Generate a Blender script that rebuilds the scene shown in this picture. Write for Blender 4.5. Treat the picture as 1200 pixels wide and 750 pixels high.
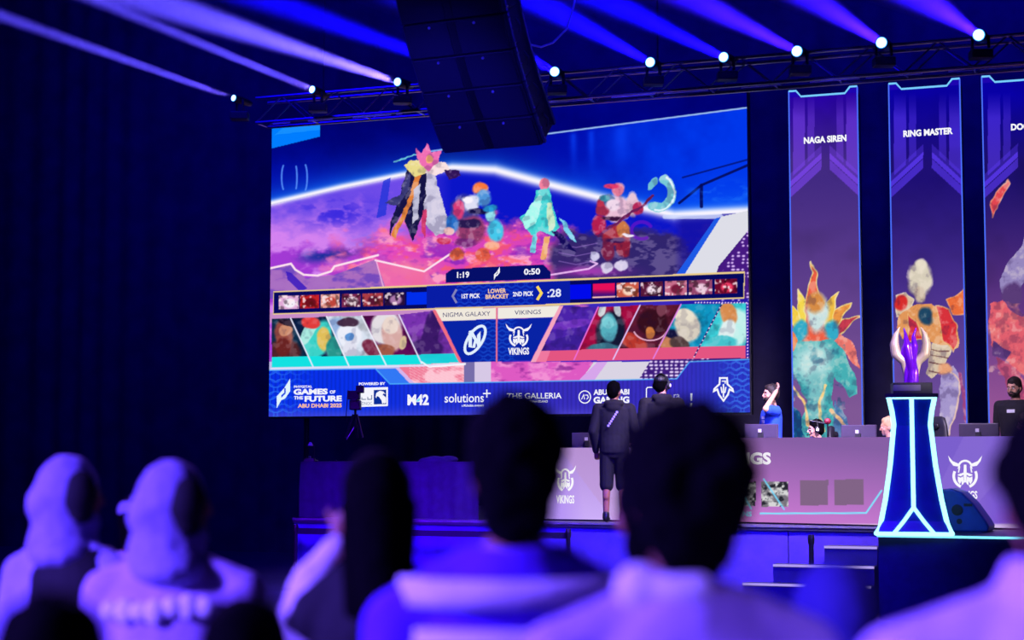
import bpy, bmesh, math, random
import numpy as np
from mathutils import Vector, Matrix
for o in list(bpy.data.objects):
    bpy.data.objects.remove(o, do_unlink=True)
random.seed(7); rng = np.random.default_rng(7)
C = bpy.context.scene.collection
R = math.radians
V = Vector

# ------------------------------------------------------------------ camera
F = 2000.0                                     # focal length in pixels of the 1200 px wide frame
CAMZ = 1.70
TILT = math.atan(158 / F)
cd = bpy.data.cameras.new('camera'); cam = bpy.data.objects.new('camera', cd); C.objects.link(cam)
cam.location = (0, 0, CAMZ); cam.rotation_euler = (math.pi / 2 + TILT, 0, 0)
cd.sensor_width = 36; cd.lens = 60; cd.clip_end = 200; cd.clip_start = 0.05
cd.dof.use_dof = True; cd.dof.focus_distance = 21.5; cd.dof.aperture_fstop = 1.5
bpy.context.scene.camera = cam
# ------------------------------------------------------------------ world, exposure
w = bpy.data.worlds.new('world'); bpy.context.scene.world = w; w.use_nodes = True
w.node_tree.nodes['Background'].inputs[0].default_value = (0.01, 0.0, 1, 1)
w.node_tree.nodes['Background'].inputs[1].default_value = 0.01
vs = bpy.context.scene.view_settings
vs.view_transform = 'Standard'; vs.look = 'None'; vs.exposure = 0; vs.gamma = 1; vs.use_curve_mapping = False

def aim(o, target):
    o.rotation_euler = (V(target) - o.location).to_track_quat('-Z', 'Y').to_euler()
def area(name, loc, target, size, power, col, spread=180):
    l = bpy.data.lights.new(name, 'AREA'); l.shape = 'DISK'; l.size = size; l.energy = power; l.color = col
    l.spread = R(spread)
    o = bpy.data.objects.new(name, l); C.objects.link(o); o.location = loc; aim(o, target); return o
def spot(name, loc, target, ang, power, col, r=0.1, blend=0.4):
    l = bpy.data.lights.new(name, 'SPOT'); l.spot_size = R(ang); l.spot_blend = blend; l.energy = power
    l.color = col; l.shadow_soft_size = r
    o = bpy.data.objects.new(name, l); C.objects.link(o); o.location = loc; aim(o, target); return o
BLUE = (0.012, 0.0, 1.0); VIO = (0.27, 0.15, 1.0); INK = (0.10, 0.0, 1.0)
# house wash: violet and blue lamps over hall and stage, with added fills among them
spot('hall_lamp_left', (-8.0, 0.5, 4.6), (-0.6, 3.8, 1.3), 56, 15000, (0.155, 0.072, 1.0), 0.35)
spot('hall_lamp_rim', (-3.0, 11.5, 5.6), (-2.2, 5.5, 1.5), 34, 2500, (0.20, 0.08, 1.0), 0.3)
spot('hall_lamp_right', (-1.0, -1.5, 4.4), (1.4, 2.7, 1.45), 22, 1900, (0.29, 0.17, 1.0), 0.5)
area('drape_wash', (-6, 21, 10.5), (-8, 29, 1), 4, 650, (0.003, 0.0, 1.0))
for k, x in enumerate((-5.5, 0.5, 6.5)):
    area('drape_top_fill', (x, 25.6-.38*x-2.6, 11.2), (x, 28.2-.38*x, 8.0), 3.0, (50, 150, 210)[k], (0.004, 0.0, 1.0), 90)  # added fill: blue on the upper drape in place of overhead haze
area('stage_wash', (3.2, 17.2, 5.9), (3.4, 21.6, 1.5), 1.0, 240, (0.85, 0.66, 1.0), 70)
spot('trophy_fill', (6.5, 12.0, 4.6), (4.3, 18.0, 2.75), 9, 2600, (1.0, 0.85, 0.95), 0.1)  # added warm-white fill to brighten the trophy
area('stage_front_wash', (2, 14, 4.5), (1.5, 19.7, 0.3), 2.5, 200, (0.04, 0.0, 1.0), 60)
area('stage_left_fill', (-2.5, 15, 4.0), (-1.6, 20.5, 0.8), 1.5, 130, (0.12, 0.0, 1.0), 40)  # added second front fill to lift the table and left fascia
spot('array_side_fill', (5.5, 10, 3.5), (0, 17.7, 6.0), 18, 1300, (0.03, 0.02, 1.0), 0.4)  # added fill that turns the array's right side blue
spot('array_front_fill', (-5.5, 10, 3.5), (-0.3, 17.7, 5.2), 14, 5000, (0.03, 0.02, 1.0), 0.4)  # added fill to lift the array's front faces

# ------------------------------------------------------------------ helpers
def ray(px, py):
    x = (px - 600) / F; y = -(py - 375) / F
    ct, st = math.cos(TILT), math.sin(TILT)
    return V((x, ct - y * st, st + y * ct))
EYE = V((0, 0, CAMZ))
def at_depth(px, py, Y):
    d = ray(px, py); return EYE + d * (Y / d.y)
class Plane:
    """vertical plane, yaw degrees clockwise seen from above; n points away from the hall"""
    def __init__(s, yaw, k=None, through=None):
        s.th = R(yaw); s.u = V((math.cos(s.th), -math.sin(s.th), 0)); s.n = V((math.sin(s.th), math.cos(s.th), 0))
        s.k = k if k is not None else s.n.dot(V(through))
    def hit(s, px, py, off=0.0):
        d = ray(px, py); return EYE + d * ((s.k - off - s.n.dot(EYE)) / s.n.dot(d))
    def P(s, a, z, off=0.0):                   # a along u, z up, off toward the hall
        return s.u * a + s.n * (s.k - off) + V((0, 0, z))
    def A(s, px, py=500): return s.hit(px, py).dot(s.u)
    def shift(s, off):
        q = Plane(0, 0); q.th, q.u, q.n, q.k = s.th, s.u, s.n, s.k - off; return q
STG = 20.8
def SP(k): return Plane(STG, k)

def lin(c):
    c = np.asarray(c, float) / 255.0
    return np.where(c <= 0.04045, c / 12.92, ((c + 0.055) / 1.055) ** 2.4)
def tag(o, label=None, cat=None, group=None, kind=None):
    if label: o['label'] = label
    if cat: o['category'] = cat
    if group: o['group'] = group
    if kind: o['kind'] = kind
    return o
def thing(name, loc, rz=0, label=None, cat=None, group=None):
    o = bpy.data.objects.new(name, None); C.objects.link(o); o.location = loc; o.rotation_euler = (0, 0, rz)
    o.empty_display_size = 0.1
    return tag(o, label, cat, group)
MATS = {}
def mat(name, rgb, rough=0.6, metal=0.0, var=0.15, scale=8, bump=0.0, trans=0.0, spec=0.5, sheen=0.0):
    if name in MATS: return MATS[name]
    m = bpy.data.materials.new(name); m.use_nodes = True; nt = m.node_tree; b = nt.nodes['Principled BSDF']
    c = lin(rgb)
    tc = nt.nodes.new('ShaderNodeTexCoord'); nz = nt.nodes.new('ShaderNodeTexNoise'); nz.inputs['Scale'].default_value = scale
    nz.inputs['Detail'].default_value = 4
    nt.links.new(tc.outputs['Object'], nz.inputs['Vector'])
    rp = nt.nodes.new('ShaderNodeValToRGB'); rp.color_ramp.elements[0].position = 0.3; rp.color_ramp.elements[1].position = 0.7
    rp.color_ramp.elements[0].color = (*(c * (1 - var)), 1); rp.color_ramp.elements[1].color = (*np.minimum(c * (1 + var), 1), 1)
    nt.links.new(nz.outputs['Fac'], rp.inputs['Fac']); nt.links.new(rp.outputs['Color'], b.inputs['Base Color'])
    b.inputs['Roughness'].default_value = rough; b.inputs['Metallic'].default_value = metal
    b.inputs['Specular IOR Level'].default_value = spec
    if False: b.inputs['Sheen Weight'].default_value = sheen
    if bump:
        bp = nt.nodes.new('ShaderNodeBump'); bp.inputs['Strength'].default_value = bump; bp.inputs['Distance'].default_value = 0.01
        nt.links.new(nz.outputs['Fac'], bp.inputs['Height']); nt.links.new(bp.outputs['Normal'], b.inputs['Normal'])
    MATS[name] = m; return m
def glow(name, rgb, strength=1.0, sample=False):
    if name in MATS: return MATS[name]
    m = bpy.data.materials.new(name); m.use_nodes = True; nt = m.node_tree; nt.nodes.clear()
    e = nt.nodes.new('ShaderNodeEmission'); o = nt.nodes.new('ShaderNodeOutputMaterial')
    e.inputs[0].default_value = (*lin(rgb), 1); e.inputs[1].default_value = strength
    nt.links.new(e.outputs[0], o.inputs[0])
    m.cycles.emission_sampling = 'AUTO' if sample else 'NONE'
    MATS[name] = m; return m
def ink(rgb): return glow('light_%d_%d_%d' % tuple(rgb), rgb, 1.0)
def picture_mat():
    if 'picture' in MATS: return MATS['picture']
    m = bpy.data.materials.new('led_picture'); m.use_nodes = True; nt = m.node_tree; nt.nodes.clear()
    a = nt.nodes.new('ShaderNodeAttribute'); a.attribute_name = 'col'
    e = nt.nodes.new('ShaderNodeEmission'); o = nt.nodes.new('ShaderNodeOutputMaterial')
    nt.links.new(a.outputs['Color'], e.inputs[0]); nt.links.new(e.outputs[0], o.inputs[0])
    m.cycles.emission_sampling = 'NONE'; MATS['picture'] = m; return m

def mesh_obj(name, vs_, fs, m, parent=None, smooth=False, kind=None):
    me = bpy.data.meshes.new(name); me.from_pydata([tuple(v) for v in vs_], [], fs)
    if m is not None: me.materials.append(m)
    if smooth: me.polygons.foreach_set('use_smooth', [True] * len(me.polygons))
    me.update(); o = bpy.data.objects.new(name, me); C.objects.link(o)
    if parent is not None: o.parent = parent
    if kind: o['kind'] = kind
    return o
class MB:
    def __init__(s): s.v = []; s.f = []
    def add(s, vs_, fs):
        b = len(s.v); s.v += [V(v) for v in vs_]; s.f += [tuple(b + i for i in f) for f in fs]; return s
    def box(s, a, b, M=None):
        x0, y0, z0 = a; x1, y1, z1 = b
        vs_ = [V(p) for p in ((x0,y0,z0),(x1,y0,z0),(x1,y1,z0),(x0,y1,z0),(x0,y0,z1),(x1,y0,z1),(x1,y1,z1),(x0,y1,z1))]
        if M is not None: vs_ = [M @ v for v in vs_]
        return s.add(vs_, [(0,3,2,1),(4,5,6,7),(0,1,5,4),(1,2,6,5),(2,3,7,6),(3,0,4,7)])
    def prism(s, pts, vec):                    # closed polygon pts swept by vec
        n = len(pts); p2 = [V(p) + V(vec) for p in pts]
        return s.add(list(pts) + p2, [tuple(range(n))[::-1], tuple(range(n, 2*n))] + [(i, (i+1) % n, n+(i+1) % n, n+i) for i in range(n)])
    def tube(s, pts, r, n=8, closed=False, r2=None):
        pts = [V(p) for p in pts]; N = len(pts); rings = []
        for i, p in enumerate(pts):
            if closed: d = (pts[(i+1) % N] - pts[i-1])
            else: d = pts[min(i+1, N-1)] - pts[max(i-1, 0)]
            d.normalize(); up = V((0,0,1)) if abs(d.z) < 0.9 else V((0,1,0))
            a = d.cross(up).normalized(); b = d.cross(a).normalized()
            rr = r if r2 is None else r + (r2 - r) * i / (N - 1)
            rings.append([p + (a * math.cos(t) + b * math.sin(t)) * rr for t in [2*math.pi*j/n for j in range(n)]])
        vs_ = [q for rg in rings for q in rg]; fs = []
        for i in range(N if closed else N - 1):
            i2 = (i+1) % N
            for j in range(n):
                k = (j+1) % n; fs.append((i*n+j, i*n+k, i2*n+k, i2*n+j))
        if not closed: fs += [tuple(range(n))[::-1], tuple((N-1)*n + j for j in range(n))]
        return s.add(vs_, fs)
    def lathe(s, prof, n=20, M=None):          # prof: (r, z)
        vs_ = []; fs = []
        for r, z in prof: vs_ += [V((r*math.cos(2*math.pi*j/n), r*math.sin(2*math.pi*j/n), z)) for j in range(n)]
        for i in range(len(prof)-1):
            for j in range(n):
                k = (j+1) % n; fs.append((i*n+j, i*n+k, (i+1)*n+k, (i+1)*n+j))
        fs += [tuple(range(n))[::-1], tuple((len(prof)-1)*n+j for j in range(n))]
        if M is not None: vs_ = [M @ v for v in vs_]
        return s.add(vs_, fs)
    def ell(s, c, r, M=None, nu=14, nv=9):
        vs_ = [V((0,0,-1))]; fs = []
        for i in range(1, nv):
            t = -math.pi/2 + math.pi*i/nv
            vs_ += [V((math.cos(t)*math.cos(2*math.pi*j/nu), math.cos(t)*math.sin(2*math.pi*j/nu), math.sin(t))) for j in range(nu)]
        vs_.append(V((0,0,1))); L = len(vs_)-1
        for j in range(nu):
            k = (j+1) % nu; fs.append((0, 1+k, 1+j)); fs.append((L, L-nu+j, L-nu+k))
            for i in range(nv-2): fs.append((1+i*nu+j, 1+i*nu+k, 1+(i+1)*nu+k, 1+(i+1)*nu+j))
        out = []
        for v in vs_:
            q = V((v.x*r[0], v.y*r[1], v.z*r[2]))
            if M is not None: q = M @ q
            out.append(q + V(c))
        return s.add(out, fs)
    def limb(s, a, b, ra, rb, n=12):
        a = V(a); b = V(b); s.tube([a, b], ra, n, r2=rb); s.ell(a, (ra*1.01,)*3, nu=n, nv=8); s.ell(b, (rb*1.01,)*3, nu=n, nv=8); return s
    def loft(s, rings, n=20):                  # rings: (cx, cy, z, rx, ry)
        vs_ = []; fs = []
        for cx, cy, z, rx, ry in rings:
            vs_ += [V((cx+rx*math.cos(2*math.pi*j/n), cy+ry*math.sin(2*math.pi*j/n), z)) for j in range(n)]
        for i in range(len(rings)-1):
            for j in range(n):
                k = (j+1) % n; fs.append((i*n+j, i*n+k, (i+1)*n+k, (i+1)*n+j))
        fs += [tuple(range(n))[::-1], tuple((len(rings)-1)*n+j for j in range(n))]
        return s.add(vs_, fs)
    def xf(s, fn, start=0):
        for i in range(start, len(s.v)): s.v[i] = fn(s.v[i])
        return s
    def build(s, name, m, parent=None, smooth=False, kind=None, bevel=0):
        o = mesh_obj(name, s.v, s.f, m, parent, smooth, kind)
        if bevel:
            md = o.modifiers.new('bevel', 'BEVEL'); md.width = bevel; md.segments = 2; md.limit_method = 'ANGLE'
        return o
def fuse(mb, name, m, parent, voxel=0.009, smooth=3, lumps=0.0):
    """weld the overlapping closed shapes into one continuous skin"""
    me = bpy.data.meshes.new('tmp'); me.from_pydata([tuple(v) for v in mb.v], [], mb.f); me.update()
    bm = bmesh.new(); bm.from_mesh(me); bmesh.ops.recalc_face_normals(bm, faces=bm.faces); bm.to_mesh(me); bm.free()
    t = bpy.data.objects.new('tmp', me); C.objects.link(t)
    md = t.modifiers.new('r', 'REMESH'); md.mode = 'VOXEL'; md.voxel_size = voxel
    if smooth:
        sm = t.modifiers.new('s', 'SMOOTH'); sm.factor = 0.5; sm.iterations = smooth
    dg = bpy.context.evaluated_depsgraph_get()
    out = bpy.data.meshes.new_from_object(t.evaluated_get(dg)); out.name = name
    bpy.data.objects.remove(t, do_unlink=True); bpy.data.meshes.remove(me)
    out.materials.clear(); out.materials.append(m)
    n = len(out.vertices); co = np.empty(n*3); out.vertices.foreach_get('co', co); co = co.reshape(-1, 3)
    if lumps:
        ph = rng.uniform(0, 6.28, 6); k = co * 60
        d = np.sin(k[:,0]+ph[0]+np.sin(k[:,2]*.7))*np.sin(k[:,1]*1.1+ph[1])*np.sin(k[:,2]*.9+ph[2])
        c0 = co.mean(0); dr = co - c0; dr /= np.linalg.norm(dr, axis=1)[:, None] + 1e-9
        co = co + dr * (d * lumps)[:, None]; out.vertices.foreach_set('co', co.ravel())
    out.polygons.foreach_set('use_smooth', [True]*len(out.polygons)); out.update()
    o = bpy.data.objects.new(name, out); C.objects.link(o); o.parent = parent
    return o
def copy_tree(o, parent=None):
    c = o.copy(); C.objects.link(c); c.parent = parent
    for ch in list(o.children): copy_tree(ch, c)
    return c

# ---- flat print on a lit plane, given in photograph positions of the print itself
def flat(plane, polys, rgb, name, parent, off=0.006, kind=None):
    mb = MB()
    for pts in polys:
        q = [plane.hit(x, y, off) for x, y in pts]; mb.add(q, [tuple(range(len(q)))])
    return mb.build(name, ink(rgb), parent, kind=kind)
def stroke(pts, w, closed=False):
    """list of quads following a polyline (w = full width), mitred at the joints"""
    P = [V((x, y, 0)) for x, y in pts]; n = len(P); L = []; Rr = []
    for i in range(n):
        a = P[i-1] if (i or closed) else P[i]; b = P[(i+1) % n] if (i < n-1 or closed) else P[i]
        d1 = (P[i]-a); d2 = (b-P[i]); d1 = d1.normalized() if d1.length else d2.normalized(); d2 = d2.normalized() if d2.length else d1
        m = V((-(d1.y+d2.y), d1.x+d2.x, 0)); 
        if m.length < 1e-6: m = V((-d1.y, d1.x, 0))
        m.normalize(); c = max(0.4, m.dot(V((-d1.y, d1.x, 0)))); ww = w(i/(n-1)) if callable(w) else w
        L.append(P[i]+m*ww/2/c); Rr.append(P[i]-m*ww/2/c)
    out = []
    for i in range(n if closed else n-1):
        j = (i+1) % n; out.append([(L[i].x,L[i].y),(L[j].x,L[j].y),(Rr[j].x,Rr[j].y),(Rr[i].x,Rr[i].y)])
    return out
def arc(cx, cy, rx, ry, a0, a1, n=16, rot=0):
    o = []
    for i in range(n+1):
        t = R(a0+(a1-a0)*i/n); x, y = rx*math.cos(t), ry*math.sin(t)
        o.append((cx+x*math.cos(R(rot))-y*math.sin(R(rot)), cy+x*math.sin(R(rot))+y*math.cos(R(rot))))
    return o
def text(plane, s, x0, x1, base, cap, rgb, parent, off=0.008, bold=0.0, name='lettering', slope=None, shear=0.0):
    """s set from x0 to x1 with its baseline at base and capitals cap high"""
    cu = bpy.data.curves.new('t', 'FONT'); cu.body = s; cu.size = 1; cu.offset = bold; cu.resolution_u = 3; cu.shear = shear
    t = bpy.data.objects.new('t', cu); C.objects.link(t)
    me = bpy.data.meshes.new_from_object(t.evaluated_get(bpy.context.evaluated_depsgraph_get()))
    bpy.data.objects.remove(t, do_unlink=True); bpy.data.curves.remove(cu)
    n = len(me.vertices); co = np.empty(n*3); me.vertices.foreach_get('co', co); co = co.reshape(-1, 3)
    xmin, xmax = co[:,0].min(), co[:,0].max()
    A = plane.hit(x0, base, off); B = plane.hit(x1, base, off); B.z = A.z if slope is None else B.z
    T = plane.hit((x0+x1)/2, base-cap, off); H = T.z - plane.hit((x0+x1)/2, base, off).z
    sx = (B-A).length/(xmax-xmin)
    u = (B-A).normalized(); sz = H/0.70
    new = [A + u*((c[0]-xmin)*sx) + V((0,0,1))*(c[1]*sz) for c in co]
    me.vertices.foreach_set('co', np.array([tuple(p) for p in new]).ravel()); me.materials.append(ink(rgb)); me.update(); me.name = name
    o = bpy.data.objects.new(name, me); C.objects.link(o); o.parent = parent; return o

# ---- raster painting stored as vertex colours of a fine grid (the picture on an LED wall)
def fbm(X, Y, s, oct=4, seed=0):
    out = 0; amp = 1; tot = 0; r = np.random.default_rng(seed)
    for _ in range(oct):
        g = r.random((257, 257)); x = X/s; y = Y/s; xi = np.floor(x).astype(int); yi = np.floor(y).astype(int)
        fx = x-xi; fy = y-yi; fx = fx*fx*(3-2*fx); fy = fy*fy*(3-2*fy); xi %= 256; yi %= 256
        v = g[yi,xi]*(1-fx)*(1-fy)+g[yi,xi+1]*fx*(1-fy)+g[yi+1,xi]*(1-fx)*fy+g[yi+1,xi+1]*fx*fy
        out = out+v*amp; tot += amp; amp *= .55; s = s/2
    return out/tot
class Canvas:
    def __init__(s, plane, a0, a1, z0, z1, nx, nz):
        s.pl, s.nx, s.nz = plane, nx, nz
        a = np.linspace(a0, a1, nx); z = np.linspace(z0, z1, nz); A, Z = np.meshgrid(a, z)
        s.W = np.stack([A*plane.u.x+plane.n.x*plane.k, A*plane.u.y+plane.n.y*plane.k, Z], -1)
        ct, st = math.cos(TILT), math.sin(TILT); d = s.W-np.array([0,0,CAMZ])
        f = d[...,1]*ct+d[...,2]*st; up = -d[...,1]*st+d[...,2]*ct
        s.X = 600+F*d[...,0]/f; s.Y = 375-F*up/f; s.c = np.zeros((nz, nx, 3))
    def put(s, m, rgb, al=1.0):
        m = (np.clip(m, 0, 1)*al)[..., None]; col = np.asarray(rgb, float)
        s.c = s.c*(1-m)+col*m
    def poly(s, pts, rgb, al=1.0, clip=None):
        xs = [p[0] for p in pts]; ys = [p[1] for p in pts]
        bb = (s.X >= min(xs)) & (s.X <= max(xs)) & (s.Y >= min(ys)) & (s.Y <= max(ys))
        x = s.X[bb]; y = s.Y[bb]; ins = np.zeros(x.shape, bool); n = len(pts)
        for i in range(n):
            x1, y1 = pts[i]; x2, y2 = pts[(i+1) % n]
            if y1 == y2: continue
            ins ^= ((y1 > y) != (y2 > y)) & (x < (x2-x1)*(y-y1)/(y2-y1)+x1)
        m = np.zeros(s.X.shape); m[bb] = ins
        if clip is not None: m = m*clip
        if rgb is not None: s.put(m, rgb, al)
        return m
    def oval(s, cx, cy, rx, ry, rgb, al=1.0, rot=0, soft=.12, clip=None):
        c, n = math.cos(R(rot)), math.sin(R(rot)); dx = s.X-cx; dy = s.Y-cy
        d = np.sqrt(((dx*c+dy*n)/rx)**2+((-dx*n+dy*c)/ry)**2); m = np.clip((1-d)/soft+.5, 0, 1)
        if clip is not None: m = m*clip
        s.put(m, rgb, al); return m
    def dist(s, pts):
        D = np.full(s.X.shape, 1e9)
        for (x1, y1), (x2, y2) in zip(pts[:-1], pts[1:]):
            dx, dy = x2-x1, y2-y1; L = dx*dx+dy*dy+1e-9
            t = np.clip(((s.X-x1)*dx+(s.Y-y1)*dy)/L, 0, 1)
            D = np.minimum(D, np.hypot(s.X-x1-t*dx, s.Y-y1-t*dy))
        return D
    def line(s, pts, w, rgb, al=1.0, soft=.6, clip=None):
        m = np.clip((w/2-s.dist(pts))/soft+.5, 0, 1)
        if clip is not None: m = m*clip
        s.put(m, rgb, al); return m
    def build(s, name, parent):
        nx, nz = s.nx, s.nz; me = bpy.data.meshes.new(name)
        idx = np.arange(nx*nz).reshape(nz, nx)
        q = np.stack([idx[:-1,:-1], idx[:-1,1:], idx[1:,1:], idx[1:,:-1]], -1).reshape(-1, 4)
        me.vertices.add(nx*nz); me.vertices.foreach_set('co', s.W.reshape(-1))
        me.loops.add(q.size); me.loops.foreach_set('vertex_index', q.ravel().astype(np.int32))
        me.polygons.add(len(q)); me.polygons.foreach_set('loop_start', np.arange(0, q.size, 4, dtype=np.int32))
        me.polygons.foreach_set('loop_total', np.full(len(q), 4, dtype=np.int32))
        me.update(calc_edges=True)
        at = me.color_attributes.new('col', 'FLOAT_COLOR', 'POINT')
        l = lin(np.clip(s.c, 0, 255)).reshape(-1, 3); at.data.foreach_set('color', np.concatenate([l, np.ones((len(l), 1))], 1).ravel())
        me.materials.append(picture_mat()); o = bpy.data.objects.new(name, me); C.objects.link(o); o.parent = parent; return o

# ================================================================== the setting
M_drape = mat('drape_black', (50, 46, 64), 0.9, var=.25, scale=3)
M_floor = mat('floor_dark', (70, 68, 80), 0.45, var=.2, scale=2, bump=.1)
M_dark = mat('dark_paint', (38, 38, 46), 0.6)
M_black = mat('black_plastic', (22, 22, 27), 0.45)
M_metal = mat('truss_aluminium', (150, 150, 165), 0.3, 0.9)
M_steel = mat('dark_steel', (60, 60, 70), 0.35, 0.8)
struct = dict(kind='structure')
tag(MB().box((-15, -4, -.2), (15, 36, 0)).build('floor', M_floor), kind='structure')
tag(MB().box((-15, -4, 12), (15, 36, 12.2)).build('ceiling', mat('ceiling_dark', (70, 70, 90), .9)), kind='structure')
tag(MB().box((-15.2, -4, 0), (-15, 36, 12)).build('wall_left', M_dark), kind='structure')
tag(MB().box((15, -4, 0), (15.2, 36, 12)).build('wall_right', M_dark), kind='structure')
tag(MB().box((-15, -4.2, 0), (15, -4, 12)).build('wall_rear', M_dark), kind='structure')
def drape(name, p, a0, a1, z0, z1, m, step=.06, amp=.035, per=.55):
    vs_ = []; fs = []; n = int((a1-a0)/step)
    for i in range(n+1):
        a = a0+(a1-a0)*i/n; d = amp*math.sin(a*2*math.pi/per+math.sin(a*1.7)*1.5)*(.7+.3*math.sin(a*.9))
        for z, f in ((z0, 1.2), ((z0+z1)/2, 1.0), (z1, .6)): vs_.append(p.P(a, z, d*f))
    for i in range(n):
        for j in range(2): fs.append((i*3+j, (i+1)*3+j, (i+1)*3+j+1, i*3+j+1))
    return mesh_obj(name, vs_, fs, m, smooth=True)
pb = SP(26.6)
tag(drape('wall_back', pb, -24, 6, 0.0, 12, M_drape), kind='structure')

# ---------------------------------------------------------------- stage deck
pf = SP(19.85); DECK = .88
a_left = pf.A(343, 608); a_right = 4.0
stg = thing('stage', pf.P((a_left+a_right)/2, 0, -2), -R(STG), 'black stage platform with blue lit front carrying the desks', 'stage')
def local(parent, o):                            # keep world coordinates of a mesh when it is parented to a turned empty
    o.parent = parent; o.matrix_parent_inverse = Matrix.LocRotScale(parent.location, parent.rotation_euler, None).inverted(); return o
def quadbox(pl, a0, a1, z0, z1, o0, o1):         # box standing along a plane
    mb = MB(); q = [pl.P(a0, z0, o0), pl.P(a1, z0, o0), pl.P(a1, z0, o1), pl.P(a0, z0, o1)]
    return mb.prism(q, (0, 0, z1-z0))
M_deck = mat('stage_deck', (60, 58, 75), .35, var=.2, scale=4)
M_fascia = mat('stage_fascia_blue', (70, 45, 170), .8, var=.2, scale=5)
local(stg, quadbox(pf, a_left, a_right, DECK-.06, DECK, 0.0, -6.0).build('deck', M_deck))
n = 9
for i in range(n):
    b0 = a_left+(a_right-a_left)*i/n; b1 = a_left+(a_right-a_left)*(i+1)/n
    local(stg, quadbox(pf, b0+.006, b1-.006, 0, DECK-.06, -.03, -.07).build('fascia_panel', M_fascia))
local(stg, quadbox(pf, a_left, a_left+.05, 0, DECK-.06, -.07, -6.0).build('side_panel', M_fascia))
local(stg, quadbox(pf, a_left, a_right, DECK-.025, DECK+.004, .012, -.004).build('deck_edge_trim', mat('edge_metal', (190, 185, 210), .25, .7)))

# steps and podium block in front of the stage
pq = SP(18.0); e0 = pq.A(1029, 624)
blk = thing('podium_platform', pq.P(e0+1, 0, -.9), 0, 'low black platform with lit front edge carrying the neon pedestal', 'platform')
local(blk, quadbox(pq, e0, e0+3.2, 0, DECK-.03, 0, -1.75).build('platform_body', mat('platform_navy', (42, 36, 105), .6)))
local(blk, quadbox(pq, e0-.01, e0+3.21, DECK-.03, DECK, .01, -1.75).build('platform_top', M_deck))
local(blk, quadbox(pq, e0-.01, e0+3.21, DECK-.028, DECK-.004, .02, .01).build('edge_light', glow('edge_glow', (120, 220, 255), 1.6)))
pst = SP(18.7); es = pst.A(1030, 640)
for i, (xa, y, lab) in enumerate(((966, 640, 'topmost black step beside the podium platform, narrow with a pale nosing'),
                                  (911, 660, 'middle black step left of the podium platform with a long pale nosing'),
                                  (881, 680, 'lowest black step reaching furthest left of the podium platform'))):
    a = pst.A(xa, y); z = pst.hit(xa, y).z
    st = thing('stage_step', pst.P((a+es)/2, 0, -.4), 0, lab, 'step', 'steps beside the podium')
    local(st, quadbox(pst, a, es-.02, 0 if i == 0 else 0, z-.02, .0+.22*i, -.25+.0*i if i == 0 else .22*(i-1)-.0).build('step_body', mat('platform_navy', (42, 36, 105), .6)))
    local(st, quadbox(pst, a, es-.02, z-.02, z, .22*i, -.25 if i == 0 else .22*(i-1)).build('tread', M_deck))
    local(st, quadbox(pst, a, es-.02, z-.022, z+.004, .22*i+.012, .22*i).build('nosing', glow('nosing_glow', (185, 165, 255), .9)))  # nosing strip emits its own pale violet

# ================================================================== LED wall
pl = SP(23.6)
zt = pl.hit(600, 128).z; L0 = pl.A(317, 300); L1 = pl.A(877, 300)
z_top = (pl.hit(319, 149).z+pl.hit(877, 106).z)/2; z_bot = (pl.hit(316, 488.5).z+pl.hit(876, 483).z)/2
led = thing('led_screen', pl.P((L0+L1)/2, z_bot), 0, 'huge LED screen above the stage showing the blue and pink match draft', 'screen')
cab = quadbox(pl, L0-.02, L1+.02, z_bot-.03, z_top+.03, -.02, -.14)
local(led, cab.build('housing', M_black))
for a in (L0+.6, (L0+L1)/2, L1-.6):
    local(led, MB().tube([pl.P(a, DECK, -.12), pl.P(a, z_bot, -.12)], .04).build('support_post', M_steel))
cv = Canvas(pl, L0, L1, z_bot, z_top, 760, 510)
X, Y = cv.X, cv.Y
def mix(a, b, t): t = np.clip(t, 0, 1)[..., None]; return np.asarray(a, float)*(1-t)+np.asarray(b, float)*t
n1 = fbm(X, Y, 60, 5, 1); n2 = fbm(X, Y*1.6, 18, 5, 2); n3 = fbm(X*.5, Y, 9, 4, 3)
cv.c = mix((0, 0, 120), (0, 10, 190), (Y-120)/110+n1*.6-.3)
# sky of the game picture: darker roof, bright line, blue right half
ln = 157-(X-640)*.131
below = np.clip((Y-ln)/1.5, 0, 1)
cv.c = mix((0, 0, 105), (0, 5, 150), n1*1.2-.2)
cv.put(below*np.clip((X-560)/60, 0, 1), (0, 0, 0), 0)
rt = np.clip((X-530)/120, 0, 1)*below
cv.c = cv.c*(1-rt[..., None])+mix((0, 10, 170), (0, 55, 235), (X-640)/200+(n1-.5))*rt[..., None]
lf = np.clip((540-X)/100, 0, 1)
cv.c = cv.c*(1-lf[..., None])+mix((0, 0, 105), (0, 10, 170), (Y-150)/80+(n1-.5))*lf[..., None]
for x0, w0 in ((672, 4), (693, 4), (728, 9)):
    cv.put(np.exp(-((X-x0-(Y-170)*.02)/w0)**2)*np.clip((Y-ln)/6, 0, 1)*np.clip((205-Y)/40, 0, 1), (10, 70, 255), .6)
cv.line([(500, 178), (640, 157), (877, 126)], 1.8, (170, 210, 255), .9)
cv.poly([(314, 145), (375, 142), (375, 160), (314, 175)], (0, 125, 255))
cv.poly([(336, 146), (375, 142), (375, 152), (322, 158)], (30, 150, 255), .7)
arcp = [(310, 240), (400, 219), (470, 205), (530, 196), (580, 199), (650, 218), (720, 236), (790, 252), (880, 247)]
D = cv.dist(arcp); ya = np.interp(X, [p[0] for p in arcp], [p[1] for p in arcp]); up = (Y < ya)
cv.put(np.exp(-np.where(up, D, 99)/13.), (20, 120, 255), .95)
under = Y > ya+2
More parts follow.
